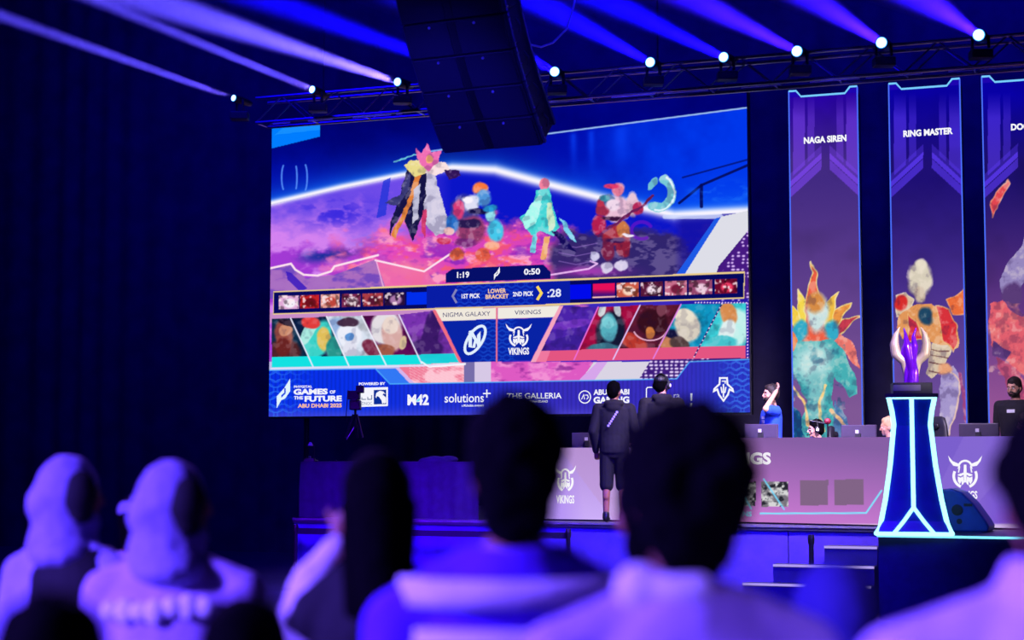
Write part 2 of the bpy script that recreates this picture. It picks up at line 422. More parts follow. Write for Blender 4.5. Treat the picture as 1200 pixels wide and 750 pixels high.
# ground under the arc
g = mix((110, 75, 232), (212, 130, 240), (Y-232)/50+(n2-.5)*1.0+(n1-.5)*.8)
g = g*(1-np.clip((X-470)/60, 0, 1)[..., None])+mix((10, 20, 200), (60, 40, 190), (n2-.4)*2+(Y-270)/60)*np.clip((X-470)/60, 0, 1)[..., None]
cv.c = np.where(under[..., None], g, cv.c)
cv.put(np.exp(-(D/(3.6+2.4*np.clip((X-470)/120, 0, 1)))**2), (250, 245, 255), 1.0)
cv.put(under*np.exp(-((X-395)/45)**2-((Y-250)/16)**2)*np.clip((n3-.42)*7, 0, 1), (40, 30, 220), .8)
cv.poly([(449, 212), (458, 208), (452, 252), (441, 256)], (30, 50, 215), .75)
cv.put(under*np.clip((Y-286+(n2-.5)*26)/8, 0, 1)*np.clip((470-X)/30, 0, 1)*np.clip((n3-.3)*4, 0, 1), (150, 40, 205), .8)
cv.put(under*np.exp(-((Y-298+(X-400)*.1)/7)**2)*np.exp(-((X-395)/42)**4)*np.clip((n2-.3)*5, 0, 1), (15, 45, 150), .95)
cv.put(np.exp(-((Y-283)/6)**2-((X-437)/16)**2), (50, 90, 235), .7)
# pink rock field in the middle
pk = np.clip(1.35-np.hypot((X-560)/135, (Y-312)/48)+(n2-.5)*.9, 0, 1)*under
cv.put(pk*2.2, (228, 70, 185), .95)
cv.put(np.clip((n2-.52)*6, 0, 1)*pk*1.6, (255, 165, 200), .9)
cv.put(np.clip((n3-.56)*9, 0, 1)*pk*1.4, (255, 90, 90), .6)
cv.put(np.clip((.42-n3)*8, 0, 1)*pk, (120, 30, 190), .7)
cv.put(np.exp(-((X-478)/30)**2-((Y-315)/9)**2)*np.clip(n2*1.6, 0, 1), (255, 165, 150), .9)
# dark rocks at the right
dk = np.clip(1.3-np.hypot((X-715)/100, (Y-304)/30)+(n2-.5)*.8, 0, 1)*under*np.clip((X-640)/20, 0, 1)
cv.put(dk*3, (48, 36, 105), .95); cv.put(np.clip((n3-.53)*9, 0, 1)*dk*2, (105, 90, 150), .8)
cv.put(np.exp(-((X-690)/40)**2-((Y-318)/6)**2), (190, 50, 190), .7)
cv.line([(646, 322), (690, 315), (700, 309), (692, 306)], 2, (250, 200, 255), .9)
for yy in (286, 296, 306): cv.line([(655, yy), (675, yy+4), (700, yy-1)], 1, (160, 120, 210), .6)
cv.line(arc(752, 270, 12, 10, 60, 330), 4, (110, 20, 200), .7)
# front ledge at the left
cv.poly([(314, 316), (342, 310), (358, 326), (392, 322), (440, 304), (455, 345), (314, 350)], (165, 110, 190), .9)
cv.put(cv.poly([(314, 316), (342, 310), (358, 326), (392, 322), (440, 304), (455, 345), (314, 350)], None)*np.clip((n3-.5)*6, 0, 1), (95, 60, 190), .7)
cv.poly([(440, 305), (500, 318), (520, 345), (455, 345)], (240, 110, 170), .8)
cv.line([(314, 315), (341, 309), (346, 316), (356, 322), (372, 323), (388, 318), (392, 312), (443, 299)], 2.4, (255, 225, 240))
cv.line([(440, 305), (497, 318), (530, 296)], 2.2, (255, 225, 240))
cv.line([(441, 306), (448, 332), (452, 345)], 1.5, (250, 190, 230), .8)
cv.poly([(335, 318), (342, 320), (360, 338), (352, 342), (337, 328)], (50, 20, 190), .8)
# big white beam and rails at the right
cv.put(under*np.clip((X-790)/10, 0, 1), (25, 15, 150), .6)
cv.line([(779, 254), (845, 254)], 5, (210, 220, 255), .8)
cv.poly([(845, 254), (880, 246), (880, 268), (838, 330), (790, 330)], (222, 222, 232))
cv.poly([(838, 256), (845, 254), (800, 325), (790, 325)], (30, 90, 230))
cv.poly([(880, 266), (880, 350), (830, 350), (842, 312)], (70, 25, 130))
cv.line([(796, 238), (822, 217), (880, 192)], 3, (5, 10, 90), .9); cv.line([(822, 217), (822, 242)], 4, (5, 10, 90), .9)
cv.line([(800, 208), (880, 186)], 2, (5, 10, 90), .7)
cv.put(np.exp(-((Y-226)/10)**2)*np.clip((X-800)/30, 0, 1)*np.clip((n3-.45)*5, 0, 1), (40, 130, 255), .7)
# pale ring emblem at the left of the picture (three upright arcs)
for cx, h in ((334, 16), (345, 15), (356, 17)):
    cv.line(arc(cx+(0 if cx != 345 else 1), 208, 4 if cx != 345 else 2, h, 120 if cx < 345 else -60, 240 if cx < 345 else 60, 10), 1.8, (90, 150, 255), .85)
# generic stand-ins for the four figures: plain cloaked masses in the same colours, no features
X0, Y0 = cv.X, cv.Y
def warp(amp, s, seed): cv.X = X0+(fbm(X0, Y0, s, 3, seed)-.5)*amp*2; cv.Y = Y0+(fbm(X0, Y0, s, 3, seed+1)-.5)*amp*2
def unwarp(): cv.X, cv.Y = X0, Y0
def grain(m, lo=.35, hi=.5, s=5, seed=0):
    f = fbm(X0, Y0, s, 3, 200+seed); cv.put(m*np.clip((.45-f)*8, 0, 1), (15, 8, 60), lo); cv.put(m*np.clip((f-.58)*9, 0, 1), (255, 240, 250), hi)
warp(2.4, 10, 90); before = cv.c.copy()
def shards(lst):
    for pts, col in lst: cv.poly(pts, col)
shards([(((486, 196), (506, 196), (520, 240), (528, 268), (512, 276), (498, 262), (496, 240)), (205, 200, 225)),
        (((478, 192), (500, 196), (497, 250), (484, 283), (470, 250), (456, 278), (458, 262), (470, 225)), (22, 20, 70)),
        (((450, 238), (470, 228), (474, 212), (482, 200), (480, 222), (466, 240)), (60, 60, 120)),
        (((488, 205), (494, 205), (482, 240), (463, 280), (458, 276), (476, 240)), (225, 130, 60)),
        (((484, 222), (492, 216), (490, 256), (484, 262)), (190, 190, 215)),
        (((496, 246), (501, 244), (499, 280), (494, 272)), (210, 60, 110)),
        (((474, 194), (482, 188), (498, 188), (502, 200), (488, 208)), (235, 220, 140)),
        (((500, 188), (522, 190), (528, 200), (510, 206), (498, 202)), (250, 225, 225)),
        (((487, 172), (494, 180), (500, 168), (506, 178), (518, 176), (512, 192), (502, 200), (491, 192)), (240, 110, 180)),
        (((522, 200), (540, 200), (540, 206), (526, 210)), (50, 20, 90))])
cv.line([(461, 190), (488, 182)], 1.6, (120, 220, 230), .9)
cv.oval(503, 186, 4, 5, (255, 180, 120))
for c, x, y, rx, ry in (((60, 60, 150), 545, 250, 16, 22), ((250, 120, 60), 562, 221, 9, 7), ((80, 150, 220), 566, 232, 9, 9), ((215, 60, 120), 538, 246, 6, 12),
                        ((215, 220, 245), 553, 239, 9, 11), ((150, 60, 110), 552, 270, 17, 16), ((40, 25, 80), 549, 262, 14, 5), ((70, 200, 235), 581, 270, 9, 13),
                        ((40, 110, 200), 530, 262, 8, 10), ((215, 90, 60), 536, 298, 8, 7), ((225, 90, 70), 566, 299, 8, 8), ((240, 190, 190), 526, 270, 6, 5), ((205, 50, 90), 520, 282, 8, 4), ((150, 225, 240), 575, 252, 6, 8)):
    cv.oval(x, y, rx, ry, c, soft=.3)
shards([(((628, 222), (644, 220), (652, 262), (656, 266), (648, 276), (634, 270), (622, 276), (609, 256), (622, 246)), (70, 215, 215)),
        (((632, 224), (636, 224), (628, 262), (616, 268), (612, 258)), (170, 250, 240)),
        (((640, 236), (646, 236), (650, 268), (643, 272)), (200, 235, 200)),
        (((624, 275), (630, 272), (628, 296), (621, 296)), (120, 220, 235)),
        (((637, 276), (644, 276), (640, 305), (634, 306)), (240, 170, 110)),
        (((654, 256), (664, 262), (676, 284), (668, 280)), (120, 210, 240)),
        (((646, 270), (654, 270), (676, 296), (660, 290)), (20, 10, 90))])
cv.oval(638, 216, 6, 7, (245, 130, 160)); cv.oval(637, 225, 7, 4, (110, 220, 220))
for c, x, y, rx, ry in (((235, 190, 215), 722, 245, 16, 16), ((190, 50, 80), 706, 242, 8, 11), ((60, 90, 150), 713, 235, 7, 8), ((225, 185, 205), 741, 240, 7, 14), ((180, 30, 80), 702, 264, 8, 12),
                        ((165, 40, 60), 722, 276, 16, 12), ((205, 120, 70), 730, 270, 8, 10), ((120, 30, 70), 713, 292, 8, 13), ((140, 30, 60), 731, 290, 8, 12),
                        ((215, 205, 235), 711, 313, 7, 7), ((215, 205, 235), 727, 311, 8, 6), ((205, 200, 235), 697, 300, 6, 6), ((180, 40, 90), 748, 244, 6, 8), ((225, 120, 150), 724, 222, 7, 8)):
    cv.oval(x, y, rx, ry, c, soft=.25)
cv.line([(702, 276), (752, 242), (766, 230)], 3.2, (110, 30, 90))
cv.line(arc(771, 226, 17, 17, -70, 110, 14), 10, (120, 200, 215)); cv.line(arc(771, 226, 20, 20, -60, 100, 14), 2, (225, 245, 255))
cv.oval(765, 215, 4, 9, (110, 190, 210), rot=25)
for c, x, y, rx, ry in (((60, 20, 60), 716, 256, 12, 3), ((240, 215, 235), 718, 240, 9, 7), ((60, 150, 170), 708, 232, 6, 4), ((225, 60, 110), 717, 218, 8, 3), ((60, 20, 80), 722, 282, 10, 3), ((245, 235, 250), 736, 276, 8, 2),
                        ((20, 15, 70), 560, 248, 12, 4), ((250, 245, 255), 548, 234, 6, 4), ((120, 40, 120), 545, 285, 12, 5), ((250, 160, 120), 576, 288, 8, 5), ((40, 160, 220), 574, 244, 8, 4)):
    cv.oval(x, y, rx, ry, c, soft=.4)
unwarp(); fm = (np.abs(cv.c-before).sum(-1) > 25)*1.0*(Y0 < 322); grain(fm, .2, .25, 8, 3)
# speckled strip and lattice patches between the boards and at the right edge
def dots(px0, px1, py0, py1, clip, nx_, seed, col=(225, 190, 255)):
    r = random.Random(seed)
    m = np.zeros(X.shape)
    for i in range(nx_):
        x = r.uniform(px0, px1); y = r.uniform(py0, py1); x = round(x/6)*6+(y % 2); y = round(y/4)*4
        bb = (abs(X-x) < 4) & (abs(Y-y) < 3); q = np.clip(1.6-np.hypot((X[bb]-x)/1.3, (Y[bb]-y)/1.0), 0, 1); m[bb] = np.maximum(m[bb], q)
    cv.put(m*clip, col)
right_edge = cv.poly([(880, 262), (880, 352), (826, 352)], None)
dots(826, 880, 262, 352, right_edge, 260, 5)
# strip under the big tiles
stp = (Y > 424)*(Y < 452)
cv.put(stp*(X < 480), (190, 190, 235)); cv.put(stp*(X > 468)*(X < 548), (240, 120, 150)); cv.put(stp*(X > 468)*(X < 548)*np.clip((n3-.45)*8, 0, 1), (255, 200, 215), .9)
hx = ((np.sin(X*1.9)*np.sin(Y*1.9+X*.9)) > .3); cv.put(stp*(X > 480)*(X < 548)*hx, (255, 215, 225), .6)
cv.put(stp*(X >= 544)*(X < 560), (120, 110, 170)); cv.put(stp*(X >= 556)*(X < 575), (215, 200, 230))
cv.put(stp*(X >= 575)*(X < 700), (222, 90, 195)); cv.put(stp*(X >= 575)*(X < 700)*np.clip((n2-.5)*6, 0, 1), (245, 150, 215), .9)
cv.put(stp*(X >= 575)*(X < 700)*np.clip((.44-n3)*7, 0, 1), (140, 40, 150), .8)
cv.poly([(696, 424), (765, 424), (744, 452), (676, 452)], (218, 212, 228)); cv.poly([(700, 424), (712, 424), (692, 452), (672, 452)], (215, 165, 235))
dd = cv.poly([(765, 418), (880, 418), (880, 452), (744, 452)], (62, 28, 125)); dots(744, 830, 420, 450, dd, 330, 9, (235, 215, 255))
# pick and ban board
cv.put((Y > 366-.05*(X-321))*(Y < 378-.05*(X-321))*1.0*(X < 515), (200, 140, 200))
cv.poly([(320, 341.5), (873, 318), (872, 350), (320, 369)], (235, 205, 140))
cv.poly([(320.5, 343), (872, 320), (871, 348.5), (320.5, 367.5)], (5, 8, 95))
cv.poly([(500, 335.5), (668, 328.5), (668, 355.5), (500, 361.5)], (8, 28, 165))
mid = cv.poly([(535, 334.5), (625, 330.5), (625, 356.5), (535, 360.5)], None)
def lattice(mask, col, al=.5, s=11.):
    """flower lattice of overlapping rings on a triangular grid"""
    m = np.zeros(X.shape); h = s*.866
    for ox, oy in ((0, 0), (.5, .5)):
        gx = ((X/s+ox) % 1-.5)*s; gy = ((Y/(2*h)+oy) % 1-.5)*2*h
        for rr in (.72, .38): m = np.maximum(m, np.clip(.95-abs(np.hypot(gx, gy)-s*rr), 0, 1)*(1 if rr > .5 else .7))
    cv.put(m*mask, col, al)
lattice(mid, (30, 95, 235), .7)
cv.poly([(522, 331.5), (522, 321), (530, 315), (637, 310), (645, 318.5), (645, 327)], (5, 14, 105))
def quad_row(xs, y0a, y0b, y1a, y1b, xa, xb):
    out = []
    for x0, x1 in xs:
        f = lambda x, a, b: a+(b-a)*(x-xa)/(xb-xa)
        out.append([(x0, f(x0, y0a, y0b)), (x1, f(x1, y0a, y0b)), (x1, f(x1, y1a, y1b)), (x0, f(x0, y1a, y1b))])
    return out
small_l = quad_row([(326.7,350),(351.5,374),(376,398),(400.5,422.7),(425,449),(450.7,474.7),(476.5,500)], 346.7, 341.9, 362.7, 356.8, 326.7, 500)
small_r = quad_row([(668,692.5),(695,720.5),(722.7,748.8),(751,777),(779,805),(807.5,834.7),(838,864)], 333.9, 326.7, 350.7, 343.5, 668, 864)
pal = [((225,170,215),(245,240,250)), ((200,35,40),(110,15,30)), ((235,160,150),(190,70,60)), ((120,40,80),(240,225,235)), ((170,60,70),(90,20,50)), ((40,15,60),(170,120,170))]
for i, q in enumerate(small_l[:6]+small_r[2:]):
    bg, fg = (pal+[((205,90,70),(250,215,190)), ((90,25,60),(245,225,240)), ((200,110,140),(120,25,60)), ((150,70,110),(235,200,220)), ((110,10,45),(240,60,100))])[i]
    m = cv.poly(q, bg); cx = (q[0][0]+q[1][0])/2; cy = (q[0][1]+q[2][1])/2
    cv.oval(cx+1, cy+1, 7, 5.5, fg, clip=m, soft=.4); cv.put(m*np.clip((fbm(X, Y, 5, 3, 30+i)-.5)*7, 0, 1), np.array(bg)*.45, .75)
    cv.put(m*np.clip((fbm(X, Y, 4, 2, 60+i)-.62)*9, 0, 1), (255, 235, 240), .8)
cv.poly(small_l[6], (0, 45, 235)); cv.poly(small_r[0], (0, 10, 235))
q = small_r[1]; m = cv.poly(q, (230, 15, 90)); cv.put(m*np.clip((Y-339)/6, 0, 1), (75, 15, 120)); cv.line([(695, 348.5), (720.5, 347.5)], 1.5, (250, 200, 190))
# big portrait tiles: plain busts without features
def tile(pts, bg, items, accent=None):
    m = cv.poly(pts, bg); cv.put(m*np.clip((fbm(X, Y, 12, 3, int(pts[0][0]))-.5)*4, 0, 1), np.array(bg)*.6, .6); warp(2.0, 12, int(pts[0][0]))
    for col, cx, cy, rx, ry, rot in items: cv.oval(cx, cy, rx, ry, col, clip=m, rot=rot, soft=.22)
    unwarp(); grain(m, .15, .14, 9, int(pts[0][0]) % 50)
    return m
tile([(318.5,373.7),(340.6,373),(362,418),(318.5,418.4)], (12,45,75), [((80,35,40),333,412,20,14,0), ((150,75,65),332,392,11,16,-10), ((205,140,110),334,387,8,7,-15), ((105,35,35),332,407,9,11,0), ((30,15,35),340,378,14,4,10)])
tile([(340.6,373),(382.6,371),(404,418),(362,418.5)], (10,30,70), [((60,210,200),372,398,15,24,25), ((170,235,225),362,388,6,17,28), ((225,60,60),364,378,11,7,0), ((225,190,90),379,397,8,14,-4), ((40,150,140),392,408,10,14,0)])
tile([(382.6,371),(423.8,370),(446,417),(404,418)], (215,225,240), [((150,180,225),395,388,16,16,0), ((235,238,250),409,392,14,16,0), ((70,45,70),408,378,13,5,0), ((95,150,215),410,395,5,5,0), ((225,225,240),410,410,8,10,0), ((120,40,70),435,408,12,8,35)])
tile([(423.8,370),(467.5,369),(490,416),(446,417)], (95,12,85), [((225,220,225),452,385,18,20,20), ((215,170,165),460,393,12,19,-10), ((235,215,205),458,382,9,10,0), ((160,90,70),448,412,14,8,0), ((215,190,150),472,402,4,9,20)])
tile([(467.5,369),(508,364),(538,425),(494,425)], (120,50,175), [((60,25,105),505,390,10,26,8), ((60,25,105),500,408,20,12,0)])
cy_strip = [(318.5,418.4),(490,415.7),(494,427),(318.5,430.6)]
cv.poly(cy_strip, (20,225,225)); cv.poly([(488,415.7),(536,414),(541,424.5),(494,427)], (20,225,225), .9)
tile([(656,358.8),(701,360),(677,412),(632,414)], (75,35,170), [((110,50,190),668,380,24,5,-8), ((60,30,150),664,400,20,6,-8)])
tile([(701,360),(750,357.8),(724,410),(677,412)], (165,12,65), [((20,25,50),715,390,17,26,10), ((85,175,190),713,384,10,17,0), ((210,215,220),705,364,4,8,20), ((210,215,220),723,363,4,8,-20), ((60,120,140),708,408,20,6,0), ((120,205,215),712,378,7,7,0)])
tile([(750,357.8),(798,356.7),(770,408),(724,410)], (95,25,50), [((55,15,30),765,378,18,16,0), ((185,55,45),742,400,18,9,30), ((205,120,60),762,390,5,8,0), ((120,60,80),775,363,6,8,0)])
cv.line(arc(762, 384, 20, 15, 20, 160, 12), 1.6, (245,190,220), .9)
tile([(798,356.7),(846,356),(820,406),(770,408)], (15,150,195), [((20,20,60),785,400,16,14,0), ((215,205,190),806,382,15,19,-15), ((235,225,205),802,370,12,9,10), ((200,130,90),782,402,16,7,20), ((80,60,60),796,402,12,8,20)])
tile([(846,356),(874,354.7),(874,404.7),(820,406)], (60,205,215), [((190,240,235),862,384,17,22,10), ((215,140,80),854,368,10,14,-20), ((225,240,240),852,388,9,15,25), ((70,195,205),846,402,18,8,0)])
cv.poly([(640,410.9),(874,404.7),(874,419.6),(632,423.5)], (228,85,130)); cv.poly([(628,411.5),(645,411),(640,424),(622,424)], (240,120,160))
for a, b, c in (((340.6,373),(367,430),(235,235,255)), ((382.6,371),(409.8,431),(240,240,255)), ((423.8,370),(452.6,428),(240,240,255)), ((467.5,369),(494,426),(235,225,255)),
                ((701,360),(672.7,421.5),(240,110,220)), ((750,357.8),(718.6,421),(225,200,255)), ((798,356.7),(765.6,420),(225,130,230)), ((846,356),(813.5,418),(40,20,110))): cv.line([a, b], 1.5, c)
for i in range(14):
    t = i/13; cv.oval(846-32.5*t, 356+62*t, .8, .8, (245, 225, 255), soft=.6)
for i in range(18): cv.oval(815+i*3.5, 354.5+i*.02, .9, .8, (245, 220, 255), soft=.6); cv.oval(876, 356+i*3.7, .9, .9, (245, 200, 255), soft=.6)
cv.line([(318, 432), (494, 428.5), (545, 426)], 2, (225, 225, 250)); cv.line([(494, 424), (503, 430), (545, 427)], 1.6, (250, 250, 255))
# team panels
cv.poly([(507,364),(512,362.4),(544,425),(538,425)], (240,110,130)); cv.poly([(655,358.8),(660,358.7),(628,424),(622,424)], (245,165,190))
cv.poly([(510,362.4),(581.4,360.7),(581.4,373.7),(517.8,376.3)], (240,232,220)); cv.poly([(583.3,360.7),(655.7,358.6),(648.7,371.4),(583.3,373.7)], (240,235,225))
pa = cv.poly([(517.8,376.3),(580.9,374.2),(580.9,423.5),(541.2,424.5)], (8,35,165)); pc = cv.poly([(583.1,374.2),(647,372),(622.7,422.2),(583.1,423.5)], (8,35,165))
lattice(pa*np.clip((X-556)/10, 0, 1)+pc*np.clip((608-X)/10, 0, 1), (35,110,240), .6)
cv.line([(582,361),(582,424)], 1.8, (235,120,140)); cv.line([(510, 361.5), (656, 357.5)], 1.6, (235, 205, 140))
# sponsor bar
bar = cv.poly([(312,434),(440,432),(457,450),(793,444),(808,424),(880,421),(880,492),(312,492)], None)
bc = mix((8, 48, 235), (55, 45, 190), (X-420)/240); bc = bc*(1-.10*(np.sin(X*1.25) > .2)[..., None]); cv.c = cv.c*(1-bar[..., None])+bc*bar[..., None]
cv.put(bar*np.exp(-((Y-489)/9)**2), (95, 85, 215), .55)
cv.put(bar*np.clip((X-790)/60, 0, 1), (30, 60, 205), .5)
lattice(bar*np.clip((372-X)/50, 0, 1), (60,150,255), .75, 17.); lattice(bar*np.clip((X-838)/26, 0, 1), (70,150,255), .85, 15.)
cv.poly([(440,432),(468,432),(486,449),(457,450)], (50,120,245)); cv.poly([(463,431),(468,431),(486,449),(480,449)], (215,180,235))
cv.line([(312,434),(440,432),(457,450),(793,444),(808,424),(880,421)], 1.3, (80,180,255), .9)
local(led, cv.build('picture', None))

WHITE = (245, 245, 255)
def P(s, *a, **k): return local(led, text(pl, s, *a, parent=led, **k))
text_led = lambda s, x0, x1, b, c, rgb, **k: local(led, text(pl, s, x0, x1, b, c, rgb, led, **k))
def flat_led(polys, rgb, name='emblem', off=.006): return local(led, flat(pl, polys, rgb, name, led, off))
text_led('1:19', 535.5, 550, 325.5, 6.6, WHITE, bold=.03); text_led('0:50', 614, 633, 321.8, 6.6, WHITE, bold=.03)
text_led(':28', 641.5, 657.5, 348, 9, (230,235,255), bold=.02)
text_led('1ST PICK', 541, 562.5, 349.6, 5, WHITE, bold=.03); text_led('2ND PICK', 601, 625, 347.2, 5, WHITE, bold=.03)
text_led('LOWER', 572, 593, 343.6, 4.8, (250,205,160), bold=.03); text_led('BRACKET', 569, 596, 350.2, 4.8, (250,205,160), bold=.03)
flat_led(stroke([(535,339),(530.5,347),(535,355)], 2.6), (130,130,185), 'chevron'); flat_led(stroke([(629.5,335.5),(634.5,343.5),(629.5,351.5)], 3.2), (250,215,90), 'chevron')
text_led('NIGMA GALAXY', 519, 574.5, 371.6, 5.2, (40,45,110)); text_led('VIKINGS', 603, 634, 368.9, 5.2, (40,45,110))
def emblem_p(cx, cy, s):
    return [[(cx+x*s, cy+y*s) for x, y in p] for p in ([(-.45,.2),(.05,-.35),(.05,-.05),(-.15,.12),(-.15,.45),(-.45,1.0)], [(.05,-.35),(.45,-1.0),(.45,-.15),(.1,.35),(-.15,.45),(-.15,.3),(.15,-.0),(.15,-.35)])]
flat_led(emblem_p(582.3, 320.3, 7.6), WHITE); flat_led(emblem_p(332.2, 461, 17.5), (225,245,255))
# winged N mark
def orbit_mark(cx, cy, s):
    p = stroke(arc(cx, cy, 1.0*s, .45*s, 0, 360, 28, rot=-58)[:-1], .17*s, True)
    for pts in ([(-.42,.45),(-.42,-.5),(-.2,-.2),(-.2,.5)], [(-.42,-.55),(-.2,-.62),(.38,.38),(.2,.42)], [(.12,.4),(.12,-.3),(.34,-.55),(.34,.35)], [(-.2,.5),(-.05,.0),(.06,.14),(.0,.5)]):
        p.append([(cx+x*s, cy+y*s) for x, y in pts])
    return p
flat_led(orbit_mark(556.8, 398.3, 18.5), (225,240,255))
def helmet_mark(cx, cy, s, wx=1.0):
    """horned helmet inside a broken ring"""
    M = lambda pts: [(cx+x*s*wx, cy+y*s) for x, y in pts]; o = []
    for sg in (-1, 1):
        m = lambda pts: M([(sg*x, y) for x, y in pts])
        o += [m([(-.42,-.5),(-.75,-.55),(-.98,-.85),(-1.08,-1.2),(-.8,-.85),(-.5,-.72),(-.36,-.66)]),
              m([(-.42,-.5),(-.36,-.66),(-.30,-.45),(-.5,-.35)]),
              m([(-.46,-.0),(-.10,-.12),(-.10,.02),(-.28,.12),(-.46,.06)]),
              m([(-.46,.12),(-.3,.2),(-.12,.12),(-.06,.5),(-.12,.62),(-.22,.68),(-.22,.42),(-.34,.62),(-.46,.42)])]
        o += stroke(M(arc(0, .1, .72, .72, 205 if sg < 0 else -25, 112 if sg < 0 else 68, 10)), .17*s)
        o += stroke(m([(-.36,-.42),(-.42,-.12)]), .08*s)
    o += [M([(-.08,-.62),(.08,-.62),(.1,.0),(.06,.5),(-.06,.5),(-.1,.0)])]
    o += stroke(M(arc(0, -.45, .42, .42, 190, 350, 12)), .13*s)
    return o
flat_led(helmet_mark(607.8, 395, 13.2, 1.08), WHITE); text_led('VIKINGS', 595.5, 620, 415.5, 7.5, WHITE, bold=.035)
text_led('PHYGITAL', 344.5, 366, 454.6, 2.6, WHITE, bold=.03); text_led('GAMES', 344, 384, 462.2, 6.0, WHITE, bold=.05); text_led('OF', 386.5, 393, 461.2, 3.6, WHITE, bold=.04)
text_led('THE', 344.5, 355, 468, 3.6, WHITE, bold=.04); text_led('FUTURE', 357, 400.5, 470.4, 6.0, WHITE, bold=.05)
text_led('ABU DHABI 2025', 349, 400.5, 477.6, 4.2, (250,190,150), bold=.04); text_led('POWERED BY', 420.5, 451.5, 451.4, 3.0, WHITE, bold=.04)
flat_led([[(419,454.5),(454.6,453.6),(454.6,475.8),(419,477)]], (245,245,255), 'sponsor_plate'); flat_led([[(438,457),(452.6,456.6),(452.6,473.6),(438,474)]], (10,45,150), 'sponsor_plate', .009)
flat_led([[(440,465),(441,460.5),(445,458),(449,458.8),(452,462),(449.5,461),(448,463),(451,467),(451,471),(448,473.5),(447,469),(444,465),(441.5,464),(441,467)]], WHITE, off=.012)
flat_led([[(448,462),(452.3,466),(452.3,472),(450,473),(450.6,468)]], WHITE, off=.012)
text_led('ADNOC', 421, 436, 474.6, 3.6, (90,110,150), off=.009); flat_led(stroke([(435.5,463),(435.5,468),(431,468),(431,465)], 1)+stroke([(429,468),(424,468),(424,465.5)], 1)+stroke([(422,462.5),(422,469)], 1), (90,110,150), 'lettering', .009)
text_led('M42', 477.5, 502.5, 474.3, 11.5, WHITE, bold=.04); flat_led([[(487.5,470.5),(491,466.5),(492.5,469),(490.4,470.5)]], (110,225,245), off=.012)
text_led('solutions', 521, 567, 471.6, 10.4, WHITE, bold=.008); flat_led(stroke([(570.5,456.5),(570.5,466)], 1.4)+stroke([(566,461.2),(575,461)], 1.4), WHITE)
text_led('a Mubadala company', 541, 567, 476.4, 2.6, WHITE, bold=.02)
text_led('THE GALLERIA', 594, 658, 467.5, 6.5, WHITE, bold=.01); text_led('AL MARYAH ISLAND', 610, 642, 472, 2.6, WHITE, bold=.02)
flat_led(stroke(arc(685.3,465.2,6.8,7.2,0,360,24)[:-1], 1.2, True), WHITE, off=.008); flat_led(stroke([(681.5,468),(684,462.5),(685,468)], 1)+stroke([(685.5,463),(688.5,463),(689.5,465.5),(687.5,468)], 1), WHITE)
text_led('ABU DHABI', 695.5, 737.5, 462.6, 6.0, WHITE, bold=.035); text_led('GAMING', 695.5, 737.5, 472.3, 7.0, WHITE, bold=.045)
flat_led(stroke([(757.5,466),(757.5,455.5),(759,454),(770,453.7)], 1.2), WHITE); text_led('ra', 789.5, 796.5, 466.6, 7, (200,200,235))
flat_led([[(809,461),(811.4,461),(811,470),(809.4,470)], [(808.8,472.5),(811.2,472.4),(811.2,476.5),(808.8,476.8)]], (215,220,250), 'lettering')
def shield_mark(cx, cy, s):
    M = lambda pts: [(cx+x*s, cy+y*s) for x, y in pts]
    o = stroke(M([(-.32,-1),(.32,-1),(.36,-.45),(.82,-.02),(.86,.18),(.55,.02),(.4,.5),(0,1.05),(-.4,.5),(-.55,.02),(-.86,.18),(-.82,-.02),(-.36,-.45)]), .16*s, True)
    o += stroke(M([(0,-.45),(0,.75)]), .13*s)+stroke(M([(-.22,-.2),(-.12,.35)]), .12*s)+stroke(M([(.22,-.2),(.12,.35)]), .12*s)+stroke(M([(-.15,-.72),(.18,-.72),(.15,-.5)]), .1*s)
    return o
flat_led(shield_mark(847.8, 456, 13), WHITE)

# ================================================================== tall banners
def banner(x0, x1, ytl, ytr, label, painter, words):
    pb_ = SP(23.3); a0 = pb_.A(x0, 300); a1 = pb_.A(x1, 300); am = (a0+a1)/2
    ztop = (pb_.hit(x0, ytl).z+pb_.hit(x1, ytr).z)/2; z0 = DECK
    t = thing('banner', pb_.P(am, z0), 0, label, 'banner', 'tall lit banners behind the players')
    local(t, quadbox(pb_, a0-.02, a1+.02, z0, ztop-.1, -.01, -.10).build('housing', M_black))
    c = Canvas(pb_, a0, a1, z0, ztop-.085, 120, 560); painter(c, x0, x1)
    local(t, c.build('picture', None))
    zc = ztop-.085; fr = [pb_.P(a0, z0, .012), pb_.P(a0, ztop, .012), pb_.P(a0+.1, ztop, .012), pb_.P(a0+.17, zc, .012), pb_.P(a1-.17, zc, .012), pb_.P(a1-.1, ztop, .012), pb_.P(a1, ztop, .012), pb_.P(a1, z0, .012)]
    local(t, MB().tube(fr[1:7], .014, 6).build('neon_edge', glow('neon_top', (120, 205, 255), 1.0)))
    for i, j in ((0, 1), (6, 7)): local(t, MB().tube([fr[i], fr[j]], .009, 6).build('neon_edge', glow('neon_side', (75, 110, 255), 1.0)))
    for a in (a0, a1): 
        s = 1 if a == a0 else -1
        local(t, MB().prism([pb_.P(a, zc-.02, -.01), pb_.P(a+s*.17, zc-.02, -.01), pb_.P(a+s*.1, ztop, -.01), pb_.P(a, ztop, -.01)], pb_.n*.08).build('top_corner', glow('corner_blue', (30, 5, 175))))
    for s, xa, xb, b, cap in words: local(t, text(pb_, s, xa, xb, b, cap, (250, 250, 255), t, bold=.045))
    return t
